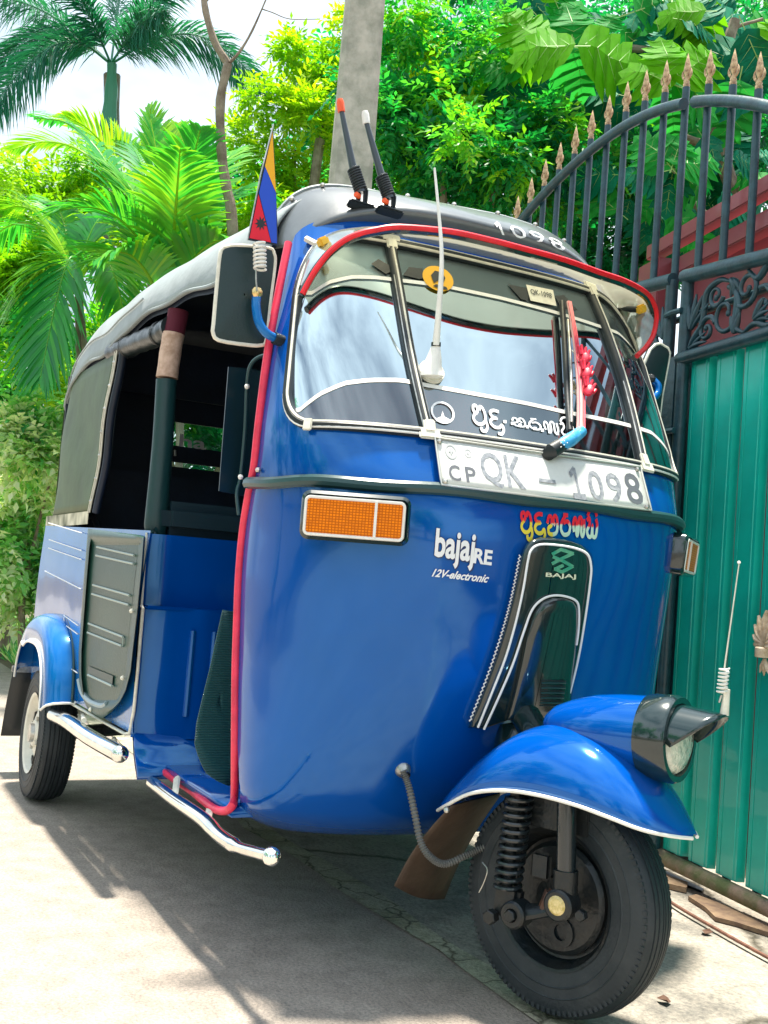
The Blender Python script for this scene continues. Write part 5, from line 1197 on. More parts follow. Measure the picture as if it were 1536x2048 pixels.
        # sweeping stems
        for pts in ([(0.005, -0.085), (0.06, -0.02), (0.075, 0.06), (0.13, 0.085), (0.185, 0.07)], [(0.185, 0.07), (0.215, 0.02), (0.215, -0.06), (0.25, -0.085)], [(0.25, -0.085), (0.30, -0.07), (0.36, -0.085), (0.40, -0.03)], [(0.255, 0.085), (0.30, 0.05), (0.345, 0.08), (0.39, 0.06)]):
            P = smooth_path([Gp(X(a), zc+b, 0.012) for a, b in pts], 6); n_ = len(P); mb.add(*tube(P, [0.0045+0.0055*math.sin(math.pi*i/(n_-1)) for i in range(n_)], 7))
        # leaves: tapered fingers in fans
        for (lx, lz, a0, k_, ln) in ((0.012, -0.03, 75, 4, 0.095), (0.012, -0.085, 20, 4, 0.075), (0.215, -0.08, 100, 3, 0.05), (0.30, -0.06, 30, 4, 0.055), (0.19, 0.075, -60, 3, 0.045), (0.40, -0.02, 120, 4, 0.07)):
            for i in range(k_):
                a = rad(a0+(i-(k_-1)/2)*22); d_ = Vector((math.cos(a), 0, math.sin(a))); b0 = Vector((lx, 0, lz)); P = [b0, b0+d_*ln*0.5+Vector((0.003, 0, 0)), b0+d_*ln+Vector((0.010*math.cos(a-1), 0, 0.010*math.sin(a-1)))]
                P = smooth_path([Gp(X(p.x), zc+p.z, 0.014+0.004*(i % 2)) for p in P], 4); n_ = len(P); mb.add(*tube(P, [0.0028+0.0065*math.sin(math.pi*min(1, 0.15+0.85*j/(n_-1))) for j in range(n_)], 7, flat=0.7))
        mb.build('scrollwork', IRON, g, sharp=80)
    n_m = int(abs(s1-s0)/0.42); sg = 1 if s1 > s0 else -1
    for k in range(max(1, n_m)):
        motif(s0+sg*(0.03+0.42*k) if k % 2 == 0 else s0+sg*(0.03+0.42*(k+1)), sg if k % 2 == 0 else -sg)
    return g
gR = gate_leaf(0.0, 1.75, 'right leaf of the green sheet gate with gilt spear-topped arch')
gL = gate_leaf(-0.058, -2.1, 'left leaf of the green sheet gate, mostly behind the rickshaw cab')
# hinge clamp tying the two stiles, gilt ornament on the right leaf
for z_ in (1.60, 1.25):
    o = MB().add(*tube([Gp(-0.06, z_, 0.036), Gp(-0.02, z_, 0.040), Gp(0.02, z_, 0.036)], 0.009, 8)).build('latch_clamp', IRON, gR)
orn = MB(); ox, oz = 0.452, 0.70
orn.add(*lathe([(0.026, -0.016), (0.028, -0.012), (0.028, 0.012), (0.024, 0.016)], Gp(ox, oz-0.055, 0.02), (0, 0, 1), 14))
for k in range(9):
    a = rad(90+(k-4)*24); ln = 0.10-0.045*abs(k-4)/4; d_ = Vector((math.cos(a), 0, math.sin(a))); b0 = Vector((ox, -0.02, oz-0.03))
    P = smooth_path([b0, b0+d_*ln*0.6+Vector((0, -0.006, 0)), b0+d_*ln+Vector((0.012*(-1 if k > 4 else 1 if k < 4 else 0), -0.002, 0.004))], 5); orn.add(*tube(P, [0.004+0.007*math.sin(math.pi*min(1, .2+.8*j/(len(P)-1))) for j in range(len(P))], 7, flat=0.7))
    orn.add(*tube(smooth_path([b0+d_*ln*0.8, b0+d_*ln*0.9+Vector((-0.014*d_.z, 0, 0.014*d_.x)), b0+d_*ln*0.72+Vector((-0.018*d_.z, 0, 0.018*d_.x))], 4), 0.0038, 6))
for k in range(3):
    a = rad(-90+(k-1)*32); d_ = Vector((math.cos(a), 0, math.sin(a))); b0 = Vector((ox, -0.02, oz-0.075)); orn.add(*tube([b0, b0+d_*0.03, b0+d_*0.052], [0.005, 0.008, 0.001], 7, flat=0.6))
orn.V = [(ox+(v[0]-ox)*0.62, v[1], oz+(v[2]-oz)*0.80) for v in orn.V]
orn.build('gilt_ornament', mat('pale_gold_paint', (0.85, 0.68, 0.50), 0.45, metal=0.0, col2=(0.55, 0.38, 0.22), vscale=60), gR)
# rods, boards and litter below the gate
WOOD = mat('weathered_board', (0.30, 0.20, 0.12), 0.8, col2=(0.16, 0.10, 0.07), vscale=30)
def gz(px, py, z=0.012): return at(px, py, z=z)
tag(tube_obj('steel_rod', [gz(1262, 1742), gz(1335, 1800), gz(1440, 1862), gz(1545, 1920)], 0.0042, mat('rusty_brown_rod', (0.16, 0.07, 0.045), 0.7, var=0.3, vscale=50), n=7, sm=4), 'thin rusty steel rod lying on the concrete in front of the gate', 'rod')
def board(name, P, hgt, label, m=WOOD, z0=0.003):
    bm_ = MB(); n = len(P); A_ = [at(x, y, z=z0) for x, y in P]; V = A_+[p+Vector((0, 0, hgt)) for p in A_]
    F = [tuple(range(n))[::-1], tuple(range(n, 2*n))]+[(i, (i+1) % n, n+(i+1) % n, n+i) for i in range(n)]
    return tag(mesh_obj(name, V, F, m, smooth=False), label, 'board')
board('broken_board', [(1376, 1800), (1392, 1796), (1450, 1818), (1545, 1858), (1545, 1876), (1470, 1852), (1430, 1842), (1410, 1822)], 0.010, 'split brown wooden board lying nearest the gate foot')
board('wood_offcut', [(1300, 1742), (1340, 1762), (1375, 1775), (1372, 1786), (1330, 1776), (1300, 1765)], 0.014, 'short pale wood offcut just right of the front tyre', mat('pale_split_wood', (0.42, 0.30, 0.20), 0.8, col2=(0.26, 0.17, 0.10), vscale=25))
board('plastic_scrap', [(1300, 1735), (1330, 1745), (1408, 1782), (1404, 1786), (1340, 1760)], 0.006, 'thin dark plastic scrap along the gate rail', BLACK)
for k, (px, py) in enumerate(((1412, 1865), (1330, 2002), (1208, 1950))):
    p = at(px, py, z=0.006); q = [p+Vector((0.02*math.cos(a)*(1 if i % 2 else .5), 0.012*math.sin(a), 0.004*(i % 3))) for i, a in enumerate([2*math.pi*j/7+k for j in range(7)])]
    tag(mesh_obj('dead_leaf', q, [tuple(range(7))], mat('dead_leaf_brown', (0.10, 0.05, 0.03), 0.8), smooth=False), ['curled dead leaf on the concrete close to the rusty rod', 'curled dead leaf low on the concrete right of the tyre', 'curled dead leaf beside the front tyre'][k], 'dead leaf')
# ------------------------------------------------------------------ maroon roof edge behind the gate
MRN = mat('maroon_painted_steel', (0.30, 0.060, 0.072), 0.5, coat=0.2, var=0.12, vscale=4)
hs = empty('house_roof_edge', (0, 0, 0)); tag(hs, 'maroon stepped roof edge of the house behind the gate', 'building')
B0 = at(1293, 492, d=4.1); BD = Vector((0.975, -0.22, 0)); BN = Vector((-0.22, -0.975, 0))
MB_ = Matrix((BD, -BN, Vector((0, 0, 1)))).transposed().to_4x4(); MB_.translation = B0
for nm, (x0, x1, yb, yf, z0, z1) in (('fascia_board', (0.0, 4, 0.0, 0.05, -0.055, 0.0)), ('fascia_board', (0.06, 4, 0.04, 0.10, -0.145, -0.085)), ('gutter_beam', (0.13, 4, 0.10, 0.16, -0.30, -0.175)), ('back_fascia', (0.03, 4, 0.14, 0.20, -0.62, -0.02)), ('end_bracket', (-0.035, 0.12, -0.01, 0.06, -0.34, -0.075))):
    MB().add(*box(((x0+x1)/2, (yb+yf)/2, (z0+z1)/2), (x1-x0, yf-yb, z1-z0), MB_, 0.004)).build(nm, MRN, hs, sharp=30)
MB().add(*box((2.0, 0.6, -0.30), (4.1, 0.8, 0.5), MB_)).build('ceiling_box', MRN, hs, smooth=False)
MB().add(*box((2.1, 0.9, -1.5), (3.9, 0.2, 2.0), MB_)).build('wall', mat('cream_plaster', (0.45, 0.38, 0.28), 0.8, var=0.1), hs, smooth=False)
MB().add(*box((0.35, 0.30, -1.35), (0.14, 0.14, 2.1), MB_, 0.004)).build('post', MRN, hs, sharp=30)
# ------------------------------------------------------------------ concrete pole
pb, pt = at(697, 400, d=5.2), at(731, -20, d=5.2); dr = (pt-pb).normalized(); pb0 = pb-dr*((pb.z+0.3)/dr.z); pt0 = pb+dr*5.5
rows = []
for k in range(14):
    c = pb0.lerp(pt0, k/13); w_ = 0.228-0.052*((c-pb).dot(dr)+1.6)/3.0*1.0
    rows.append([c+Vector((x*w_/2, y*w_/2, 0)) for x, y in ((1, -.78), (1, .78), (.78, 1), (-.78, 1), (-1, .78), (-1, -.78), (-.78, -1), (.78, -1))])
rot = Matrix.Rotation(-0.35, 3, 'Z'); rows = [[sum(r, Vector())/8+rot @ (p-sum(r, Vector())/8) for p in r] for r in rows]
PCON = mat('weathered_pole_concrete', (0.50, 0.48, 0.40), 0.85, col2=(0.28, 0.29, 0.23), vscale=11, bump=0.5, bscale=30)
po = MB().add(*grid(rows, closed_v=True)).build('utility_pole', PCON, sharp=25); tag(po, 'grey square concrete utility pole rising behind the rickshaw roof', 'utility pole')
#@@TREES
# ------------------------------------------------------------------ VEGETATION
def leafmat(name, stops, rough=0.42, transl=0.38, attr='tone'):
    M = bpy.data.materials.new(name); M.use_nodes = True; t = M.node_tree; b = t.nodes['Principled BSDF']; o = t.nodes['Material Output']
    a = t.nodes.new('ShaderNodeAttribute'); a.attribute_name = attr
    r = t.nodes.new('ShaderNodeValToRGB')
    els = r.color_ramp.elements
    els[0].position = stops[0][0]; els[0].color = (*stops[0][1], 1); els[1].position = stops[-1][0]; els[1].color = (*stops[-1][1], 1)
    for p, c in stops[1:-1]: e = els.new(p); e.color = (*c, 1)
    t.links.new(a.outputs['Fac'], r.inputs[0]); t.links.new(r.outputs[0], b.inputs['Base Color']); b.inputs['Roughness'].default_value = rough
    tr = t.nodes.new('ShaderNodeBsdfTranslucent'); m2 = t.nodes.new('ShaderNodeMixRGB'); m2.blend_type = 'MULTIPLY'; m2.inputs[0].default_value = 1; m2.inputs[2].default_value = (1.5, 1.5, 0.5, 1)
    t.links.new(r.outputs[0], m2.inputs[1]); t.links.new(m2.outputs[0], tr.inputs[0])
    mx_ = t.nodes.new('ShaderNodeMixShader'); mx_.inputs[0].default_value = transl
    t.links.new(b.outputs[0], mx_.inputs[1]); t.links.new(tr.outputs[0], mx_.inputs[2]); t.links.new(mx_.outputs[0], o.inputs[0]); return M
LIME = leafmat('lime_leaves', [(0, (0.07, 0.30, 0.01)), (0.5, (0.24, 0.50, 0.01)), (1, (0.48, 0.60, 0.015))], transl=0.5)  # lime to yellow-green leaf tones
MIDG = leafmat('mid_green_leaves', [(0, (0.002, 0.16, 0.08)), (0.45, (0.018, 0.34, 0.085)), (0.8, (0.15, 0.50, 0.02)), (1, (0.45, 0.62, 0.02))], transl=0.5)
DEEP = leafmat('deep_green_leaves', [(0, (0.001, 0.13, 0.08)), (0.6, (0.006, 0.28, 0.12)), (1, (0.10, 0.45, 0.05))], transl=0.5)
HEDGE = leafmat('pale_hedge_leaves', [(0, (0.010, 0.24, 0.10)), (0.45, (0.09, 0.44, 0.14)), (0.75, (0.30, 0.60, 0.18)), (1, (0.72, 0.78, 0.62))], transl=0.42)  # near-white top stop paints the gloss on the leaves
PALM = leafmat('palm_leaflets', [(0, (0.002, 0.15, 0.06)), (0.45, (0.04, 0.36, 0.05)), (1, (0.36, 0.60, 0.02))], rough=0.33)
FOX = leafmat('bluish_palm_leaflets', [(0, (0.004, 0.11, 0.10)), (1, (0.03, 0.24, 0.16))], rough=0.5, transl=0.4)
BARK = mat('grey_brown_bark', (0.16, 0.12, 0.085), 0.85, col2=(0.30, 0.25, 0.19), vscale=14, bump=0.6, bscale=25)
PBARK = mat('ringed_palm_trunk', (0.13, 0.12, 0.09), 0.8, col2=(0.24, 0.23, 0.18), vscale=9, bump=0.5)
def fast_mesh(name, V, Fq, m, parent, tone, smooth=False):
    me = bpy.data.meshes.new(name); nV, nF, k = len(V), len(Fq), Fq.shape[1]
    me.vertices.add(nV); me.vertices.foreach_set('co', V.astype(np.float32).ravel())
    me.loops.add(nF*k); me.loops.foreach_set('vertex_index', Fq.astype(np.int32).ravel())
    me.polygons.add(nF); me.polygons.foreach_set('loop_start', np.arange(0, nF*k, k, dtype=np.int32))
    me.update(calc_edges=True); me.validate()
    a = me.attributes.new('tone', 'FLOAT', 'POINT'); a.data.foreach_set('value', tone.astype(np.float32))
    me.materials.append(m); o = bpy.data.objects.new(name, me); link(o)
    if parent: o.parent = parent
    return o
def unit(a): return a/np.maximum(1e-9, np.linalg.norm(a, axis=-1, keepdims=True))
def leaves(C, A, N, Ln, Wd, fold=0.25, droop=0.25, tone=None):
    """batch of 6-vertex leaves (4 triangles): centre-line C->C+A*Ln, N = face normal"""
    n = len(C); S_ = unit(np.cross(A, N)); Ln = Ln[:, None]; Wd = Wd[:, None]
    base = C; tip = C+A*Ln-N*Ln*droop; midp = C+A*Ln*0.45-N*Ln*droop*0.25
    l = midp+S_*Wd*0.5+N*Wd*fold; r = midp-S_*Wd*0.5+N*Wd*fold
    V = np.stack([base, l, tip, r, midp], 1).reshape(-1, 3)
    i = np.arange(n)[:, None]*5
    F = np.concatenate([i+np.array([[0, 1, 4]]), i+np.array([[1, 2, 4]]), i+np.array([[2, 3, 4]]), i+np.array([[3, 0, 4]])], 1).reshape(-1, 3)
    return V, F, np.repeat(tone if tone is not None else rng.random(n), 5)
def crown_pts(n, clumps, c, R, shell=0.35):
    """positions in uneven clumps inside an ellipsoid (camera-independent axes R)"""
    cc = unit(rng.normal(size=(clumps, 3)))*(rng.random((clumps, 1))**0.45); rr = rng.uniform(0.13, 0.30, clumps)
    k = rng.integers(0, clumps, n); d = unit(rng.normal(size=(n, 3)))*(rng.random((n, 1))**shell)
    P = cc[k]+d*rr[k][:, None]; return P*R+c, d, k
def crown(name, c, R, ntwig, leaf, per, m, parent, clumps=26, spread=0.5, tone_mu=0.5, width=0.42, twig=2.2, up=0.35):
    c = np.array(c); P, d, k = crown_pts(ntwig, clumps, c, np.array(R))
    A = unit(d+np.array([0, 0, -0.1])+rng.normal(size=d.shape)*0.45)      # twig direction
    Nn = unit(np.cross(A, np.cross(np.array([0, 0, 1.0]), A))+rng.normal(size=d.shape)*0.25)
    Sd = unit(np.cross(A, Nn)); tw = rng.uniform(0.7, 1.3, ntwig)*leaf*twig; tn = np.clip(tone_mu+rng.normal(size=ntwig)*0.14+(rng.random(clumps)[k]-0.5)*0.5, 0, 1)
    Vs, Fs, Ts = [], [], []; off = 0
    for j in range(per):
        f_ = (j//2+0.6)/(per/2+0.3); s_ = 1 if j % 2 else -1
        if j == per-1: s_ = 0
        C = P+A*(tw*f_)[:, None]-Nn*(tw*f_*f_*0.18)[:, None]
        D = unit(A*0.55+Sd*s_*0.85+rng.normal(size=A.shape)*0.18) if s_ else A
        NN = unit(Nn+rng.normal(size=A.shape)*0.35)
        NN = unit(NN-D*np.sum(NN*D, 1, keepdims=True))
        ln = leaf*rng.uniform(0.7, 1.15, ntwig); V, F, T = leaves(C, D, NN, ln, ln*width, tone=np.clip(tn+rng.normal(size=ntwig)*0.06, 0, 1))
        Vs.append(V); Fs.append(F+off); Ts.append(T); off += len(V)
    o = fast_mesh(name, np.concatenate(Vs), np.concatenate(Fs), m, parent, np.concatenate(Ts)); o['kind'] = 'stuff'; return o
def limb(name, P, r, m, parent, sm=4, n=9):
    P = smooth_path(P, sm); k = len(P); R_ = [r[0]+(r[1]-r[0])*i/(k-1)+0.06*r[0]*math.sin(i*1.7) for i in range(k)]
    return MB().add(*tube(P, R_, n)).build(name, m, parent)
def tree(name, label, cat, blobs, m, trunk_r=0.07, group=None, leaf=0.07, per=9, foot=None, dens=1.0, tone=0.5, width=0.42, limbs=True, up=0.35):
    """blobs: (px, py, rx_px, ry_px, depth, thickness, ntwigs)"""
    cs = [at(b[0], b[1], d=b[4]) for b in blobs]; c0 = cs[0]
    fx = Vector((foot[0], foot[1], 0)) if foot else Vector((c0.x, c0.y, 0))
    t = empty(name, fx); tag(t, label, cat, group)
    def loc(o): o.matrix_parent_inverse = Matrix.Translation(-fx); return o
    top = max(cs, key=lambda q: q.z)
    ctr = sum(cs, Vector())/len(cs); bx = [fx, fx.lerp(ctr, 0.45)+Vector((0.08, -0.05, 0)), Vector((ctr.x, ctr.y, max(0.8, ctr.z-0.2)))]
    if ctr.z > 0.9: loc(limb('trunk', bx, (trunk_r, trunk_r*0.55), BARK, t))
    if limbs:
        for b, c in zip(blobs, cs):
            if c.z > 0.9: loc(limb('branch', [bx[1], bx[1].lerp(c, 0.5)+Vector((0.06, 0, 0.12)), c], (trunk_r*0.5, trunk_r*0.14), BARK, t, n=7))
    for b, c in zip(blobs, cs):
        sx, sz = b[2]*b[4]/FPX, b[3]*b[4]/FPX
        loc(crown('crown', c, (sx*0.9+0.0, sx*0.9 if b[5] is None else b[5], sz) if True else 0, int(b[6]*dens), leaf, per, m, t, clumps=max(6, int(b[6]/45)), tone_mu=tone, width=width))
    return t
# --- palms
def frond(name, P, nl, ll, m, parent, plume=False, droop=0.5, w=0.028, inv=None, tone=0.5, spread=55):
    P = smooth_path(P, 10); n = len(P); pts = np.array([tuple(p) for p in P]); seg = np.linalg.norm(np.diff(pts, axis=0), axis=1); s_ = np.concatenate([[0], np.cumsum(seg)]); s_ /= s_[-1]
    u_ = np.linspace(0.14, 0.995, nl); C = np.stack([np.interp(u_, s_, pts[:, i]) for i in range(3)], 1)
    T = unit(np.stack([np.gradient(np.interp(u_, s_, pts[:, i])) for i in range(3)], 1)); Z = np.array([0, 0, 1.0]); side = unit(np.cross(T, Z)); N = unit(np.cross(side, T))
    Vs, Fs, Ts = [], [], []; off = 0
    sets = ((1, 0.0), (-1, 0.0)) if not plume else tuple((0, a) for a in (0.4, 1.9, 3.2, 4.4))
    for s0, a0 in sets:
        if plume:
            a = a0+rng.normal(size=nl)*0.5; out = side*np.cos(a)[:, None]+N*np.sin(a)[:, None]; D = unit(T*0.75+out*0.8+rng.normal(size=T.shape)*0.08)
        else:
            sp = rad(spread)*(1-0.45*u_); out = side*s0+N*0.28; D = unit(T*np.cos(sp)[:, None]+unit(out)*np.sin(sp)[:, None]+rng.normal(size=T.shape)*0.045)
        ln = ll*(np.sin(np.pi*np.clip(u_*0.86+0.13, 0, 1))**0.6)*rng.uniform(0.85, 1.1, nl)
        # leaflet: 4 cross sections, drooping strip
        W_ = unit(np.cross(D, N if not plume else unit(np.cross(D, T)+1e-3))); rows = []
        for f_, wf in ((0, 0.35), (0.35, 1.0), (0.7, 0.75), (1.0, 0.04)):
            c = C+D*(ln*f_)[:, None]-Z*(ln*droop*f_**2.2)[:, None]; rows.append(c+W_*(w*wf/2)); rows.append(c-W_*(w*wf/2))
        V = np.stack(rows, 1).reshape(-1, 3); i = np.arange(nl)[:, None]*8
        F = np.concatenate([i+np.array([[0, 2, 3, 1]]), i+np.array([[2, 4, 5, 3]]), i+np.array([[4, 6, 7, 5]])], 1).reshape(-1, 4)
        Vs.append(V); Fs.append(F+off); off += len(V); Ts.append(np.repeat(np.clip(tone+rng.normal(size=nl)*0.10, 0, 1), 8))
    # rachis as a thin three-sided tube
    tv, tf = tube(P, [0.012*(1-0.8*k/(n-1))+0.0015 for k in range(n)], 4, cap=False); tv = np.array([tuple(v) for v in tv]); tf = np.array([f for f in tf if len(f) == 4])
    Vs.append(tv); Fs.append(tf+off); Ts.append(np.full(len(tv), min(1, tone+0.3)))
    o = fast_mesh(name, np.concatenate(Vs), np.concatenate(Fs), m, parent, np.concatenate(Ts))
    if inv is not None: o.matrix_parent_inverse = inv
    return o
def palm(name, label, d, base_px, fronds, m, nl, ll, plume, trunk_px, tr, w, droop, tone, group=None):
    b = at(*base_px, d=d); ft = Vector((b.x, b.y, 0)); t = empty(name, ft); tag(t, label, 'palm tree', group); inv = Matrix.Translation(-ft)
    for k, q in enumerate(trunk_px):
        P = [at(x, y, d=d) for x, y in q]
        if P[0].z > 0: P = [Vector((P[0].x, P[0].y, 0.0))]+P if abs(P[0].x-P[-1].x) < 3 else P
        o = limb('trunk' if k == 0 else 'stem', P, (tr, tr*0.75), PBARK, t, sm=3, n=10); o.matrix_parent_inverse = inv
    for q in fronds:
        dd = q[2] if len(q) > 2 else 0.0
        if len(q[0]) == 2 and not isinstance(q[0][0], tuple): p0, tip = base_px, q[0]; sag = q[1]; start = b
        else: start = at(*q[0][0], d=d); tip = q[0][1]; sag = q[1]
        e = at(*tip, d=d+dd); ln = (e-start).length; mid = start.lerp(e, 0.5)+Vector((0, 0, sag*ln)); q1 = start.lerp(mid, 0.5)+Vector((0, 0, 0.10*sag*ln)); 
        frond('frond', [start, start.lerp(mid, .5)+Vector((0, 0, sag*ln*0.22)), mid, mid.lerp(e, .5)+Vector((0, 0, sag*ln*0.22)), e], nl, ll, m, t, plume, droop, w, inv, float(np.clip(tone+rng.normal()*0.12, 0, 1)))
    return t
# tall bluish palm against the sky
fb = (222, 128)
t = palm('foxtail_palm', 'tall foxtail palm with bluish plume fronds standing against the bright sky', 10.5, fb,
     [((-30, 150), 0.26, 0.3), ((-60, -10), 0.10, 0.6), ((100, -110), 0.05, -0.8), ((260, -160), 0.03, 0.6), ((400, -110), 0.06, -0.6), ((540, 195), 0.30, 0.2), ((330, 20), 0.10, -0.8), ((-40, 250), 0.30, -0.8)],
     FOX, 120, 0.36, True, [[(205, 900), (212, 500), (222, 260), (224, 150)]], 0.10, 0.014, 0.45, 0.4)
o = limb('crownshaft', [at(216, 260, d=10.45), at(222, 190, d=10.45), at(224, 128, d=10.45)], (0.085, 0.045), mat('smooth_green_crownshaft', (0.03, 0.22, 0.12), 0.35), t); o.matrix_parent_inverse = t.matrix_world.inverted() if False else Matrix.Translation(-Vector(t.location))
# areca clumps
AR = lambda L_: L_
palm('areca_palm', 'large green areca palm leaning over the canopy with broad arching fronds', 6.2, (330, 640),
     [((70, 235), 0.20, 0.6), (((330, 560), (205, 330)), 0.16, 0.3), (((340, 560), (300, 235)), 0.06, 0.2), (((340, 560), (400, 260)), 0.08, -0.3), (((345, 560), (480, 300)), 0.16, 0.6), (((330, 560), (120, 420)), 0.24, -0.4), (((335, 570), (540, 400)), 0.22, 0.8), (((320, 600), (190, 520)), 0.25, -0.5), (((340, 600), (460, 480)), 0.2, -0.3), (((330, 560), (250, 280)), 0.1, 1.2), (((340, 560), (360, 300)), 0.1, -0.8)],
     PALM, 44, 0.40, False, [[(330, 900), (332, 560)], [(360, 900), (345, 560)], [(300, 900), (325, 560)]], 0.028, 0.027, 0.30, 0.45)
palm('areca_palm', 'smaller areca palm at the left with drooping fronds beside the hedge', 6.8, (150, 640),
     [(((150, 560), (0, 420)), 0.25, 0.2), (((150, 560), (-40, 500)), 0.28, 0.5), (((155, 560), (20, 620)), 0.4, -0.2), (((155, 560), (250, 640)), 0.35, -0.5), (((150, 560), (90, 400)), 0.15, 0.6), (((150, 560), (210, 430)), 0.2, 0.2), (((160, 560), (80, 760)), 0.5, -0.4), (((160, 560), (240, 540)), 0.3, 0.4)],
     PALM, 42, 0.38, False, [[(160, 1000), (155, 560)], [(190, 1000), (160, 600)]], 0.026, 0.026, 0.38, 0.45)
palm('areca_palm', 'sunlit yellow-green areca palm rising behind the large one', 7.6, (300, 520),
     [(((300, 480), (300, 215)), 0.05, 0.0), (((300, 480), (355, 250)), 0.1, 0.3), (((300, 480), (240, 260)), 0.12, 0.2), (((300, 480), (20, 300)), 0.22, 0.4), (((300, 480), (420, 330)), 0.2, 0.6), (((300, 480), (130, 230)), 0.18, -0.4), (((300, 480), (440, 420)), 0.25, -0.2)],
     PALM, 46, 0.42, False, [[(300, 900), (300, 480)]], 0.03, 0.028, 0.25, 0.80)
# slender bare tree in front of the palms
sx = at(466, 470, d=6.0); f0 = Vector((sx.x, sx.y, 0)); t = empty('slender_tree', f0); tag(t, 'slender bare grey trunk with a fork, rising behind the canopy', 'tree')
for nm, pts, r in (('trunk', [(478, 900), (466, 470), (452, 370), (443, 300), (441, 200), (456, 128)], (0.032, 0.024)), ('branch', [(456, 128), (430, 85), (412, 25), (405, -30)], (0.022, 0.017)), ('branch', [(456, 128), (478, 105), (505, 60), (540, -20)], (0.010, 0.004)), ('twig', [(524, 18), (545, 25), (580, 38), (640, 38)], (0.0035, 0.002)), ('twig', [(405, 10), (420, -5), (450, -30)], (0.008, 0.003))):
    o = limb(nm, [at(x, y, d=6.0) for x, y in pts], r, BARK, t); o.matrix_parent_inverse = Matrix.Translation(-f0)
# leafy trees and shrubs: (px, py, rx, ry, depth, thickness, twigs)
tree('lime_leaved_tree', 'lime-green feathery-leaved tree between the palms and the pole', 'tree', [(590, 300, 110, 150, 7.6, 0.5, 700), (660, 120, 60, 110, 7.8, 0.4, 350), (500, 420, 100, 70, 7.2, 0.4, 300), (820, 70, 90, 70, 7.6, 0.4, 300)], LIME, 0.06, leaf=0.060, per=9, tone=0.55)
tree('small_leaved_tree', 'mid-green small-leaved tree just behind the rickshaw cab', 'tree', [(880, 200, 140, 190, 6.6, 0.55, 1300), (1000, 330, 150, 130, 6.4, 0.5, 900), (820, 330, 80, 100, 6.9, 0.4, 450), (1150, 300, 110, 130, 6.8, 0.5, 600)], MIDG, 0.08, leaf=0.062, per=9, tone=0.50)
tree('shade_tree', 'dark dense tree filling the gap behind the gate spears', 'tree', [(1180, 120, 220, 200, 9.0, 0.9, 1100), (1400, 300, 220, 240, 8.6, 0.9, 1100), (960, 120, 180, 200, 9.4, 0.9, 900), (1250, 440, 180, 130, 7.6, 0.6, 700)], DEEP, 0.12, leaf=0.085, per=9, tone=0.45)
tree('shade_tree', 'dark tree crown farther back above the rickshaw roof', 'tree', [(760, 260, 170, 230, 12, 1.2, 800), (560, 420, 180, 120, 11, 1.0, 700), (1060, 200, 240, 220, 12.5, 1.2, 800), (1450, 120, 200, 260, 12, 1.2, 700)], DEEP, 0.12, leaf=0.11, per=9, tone=0.55)
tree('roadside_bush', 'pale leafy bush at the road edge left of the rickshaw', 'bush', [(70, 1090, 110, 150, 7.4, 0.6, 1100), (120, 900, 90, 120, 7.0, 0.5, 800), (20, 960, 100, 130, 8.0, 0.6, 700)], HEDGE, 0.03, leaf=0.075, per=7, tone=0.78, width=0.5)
tree('tall_hedge_bush', 'taller green bush behind the pale roadside bush', 'bush', [(60, 760, 130, 150, 8.6, 0.7, 900), (40, 560, 130, 120, 9.0, 0.7, 700), (130, 700, 90, 110, 8.0, 0.5, 500), (30, 1130, 120, 110, 9.0, 0.5, 600)], MIDG, 0.05, leaf=0.07, per=9, tone=0.78)
tree('lime_leaved_tree', 'yellow-green leafy tree at the left picture edge above the hedge', 'tree', [(40, 380, 110, 110, 9.2, 0.6, 650), (180, 400, 120, 90, 9.4, 0.6, 450), (90, 520, 120, 90, 8.8, 0.6, 500)], LIME, 0.05, leaf=0.065, per=9, tone=0.45)
tree('hedge_mass', 'dark evergreen thicket seen through the rickshaw cabin', 'thicket', [(300, 780, 200, 260, 10.5, 1.2, 900), (620, 700, 250, 260, 10.5, 1.2, 700), (1000, 620, 300, 220, 10, 1.0, 700), (150, 1050, 120, 140, 10.5, 0.8, 500)], DEEP, 0.08, leaf=0.11, per=9, tone=0.6)
# --- breadfruit tree with large lobed leaves, each leaf its own part
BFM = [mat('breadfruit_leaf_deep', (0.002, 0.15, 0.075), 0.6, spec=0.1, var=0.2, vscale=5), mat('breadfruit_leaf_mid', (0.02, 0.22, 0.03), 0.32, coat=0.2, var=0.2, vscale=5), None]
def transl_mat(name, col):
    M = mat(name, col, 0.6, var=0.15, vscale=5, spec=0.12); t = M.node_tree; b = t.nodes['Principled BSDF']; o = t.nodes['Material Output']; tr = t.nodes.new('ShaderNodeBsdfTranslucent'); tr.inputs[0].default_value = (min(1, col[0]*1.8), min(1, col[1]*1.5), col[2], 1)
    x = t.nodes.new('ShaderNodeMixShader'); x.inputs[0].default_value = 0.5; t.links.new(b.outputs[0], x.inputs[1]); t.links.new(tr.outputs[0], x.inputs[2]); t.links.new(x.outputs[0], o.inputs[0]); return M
BFM[2] = transl_mat('breadfruit_leaf_backlit', (0.11, 0.40, 0.008)); BFM[1] = transl_mat('breadfruit_leaf_half_lit', (0.02, 0.32, 0.05))  # lit leaf copies, the glow of sun through them put into the colour
VEIN = mat('pale_leaf_vein', (0.25, 0.42, 0.10), 0.5)
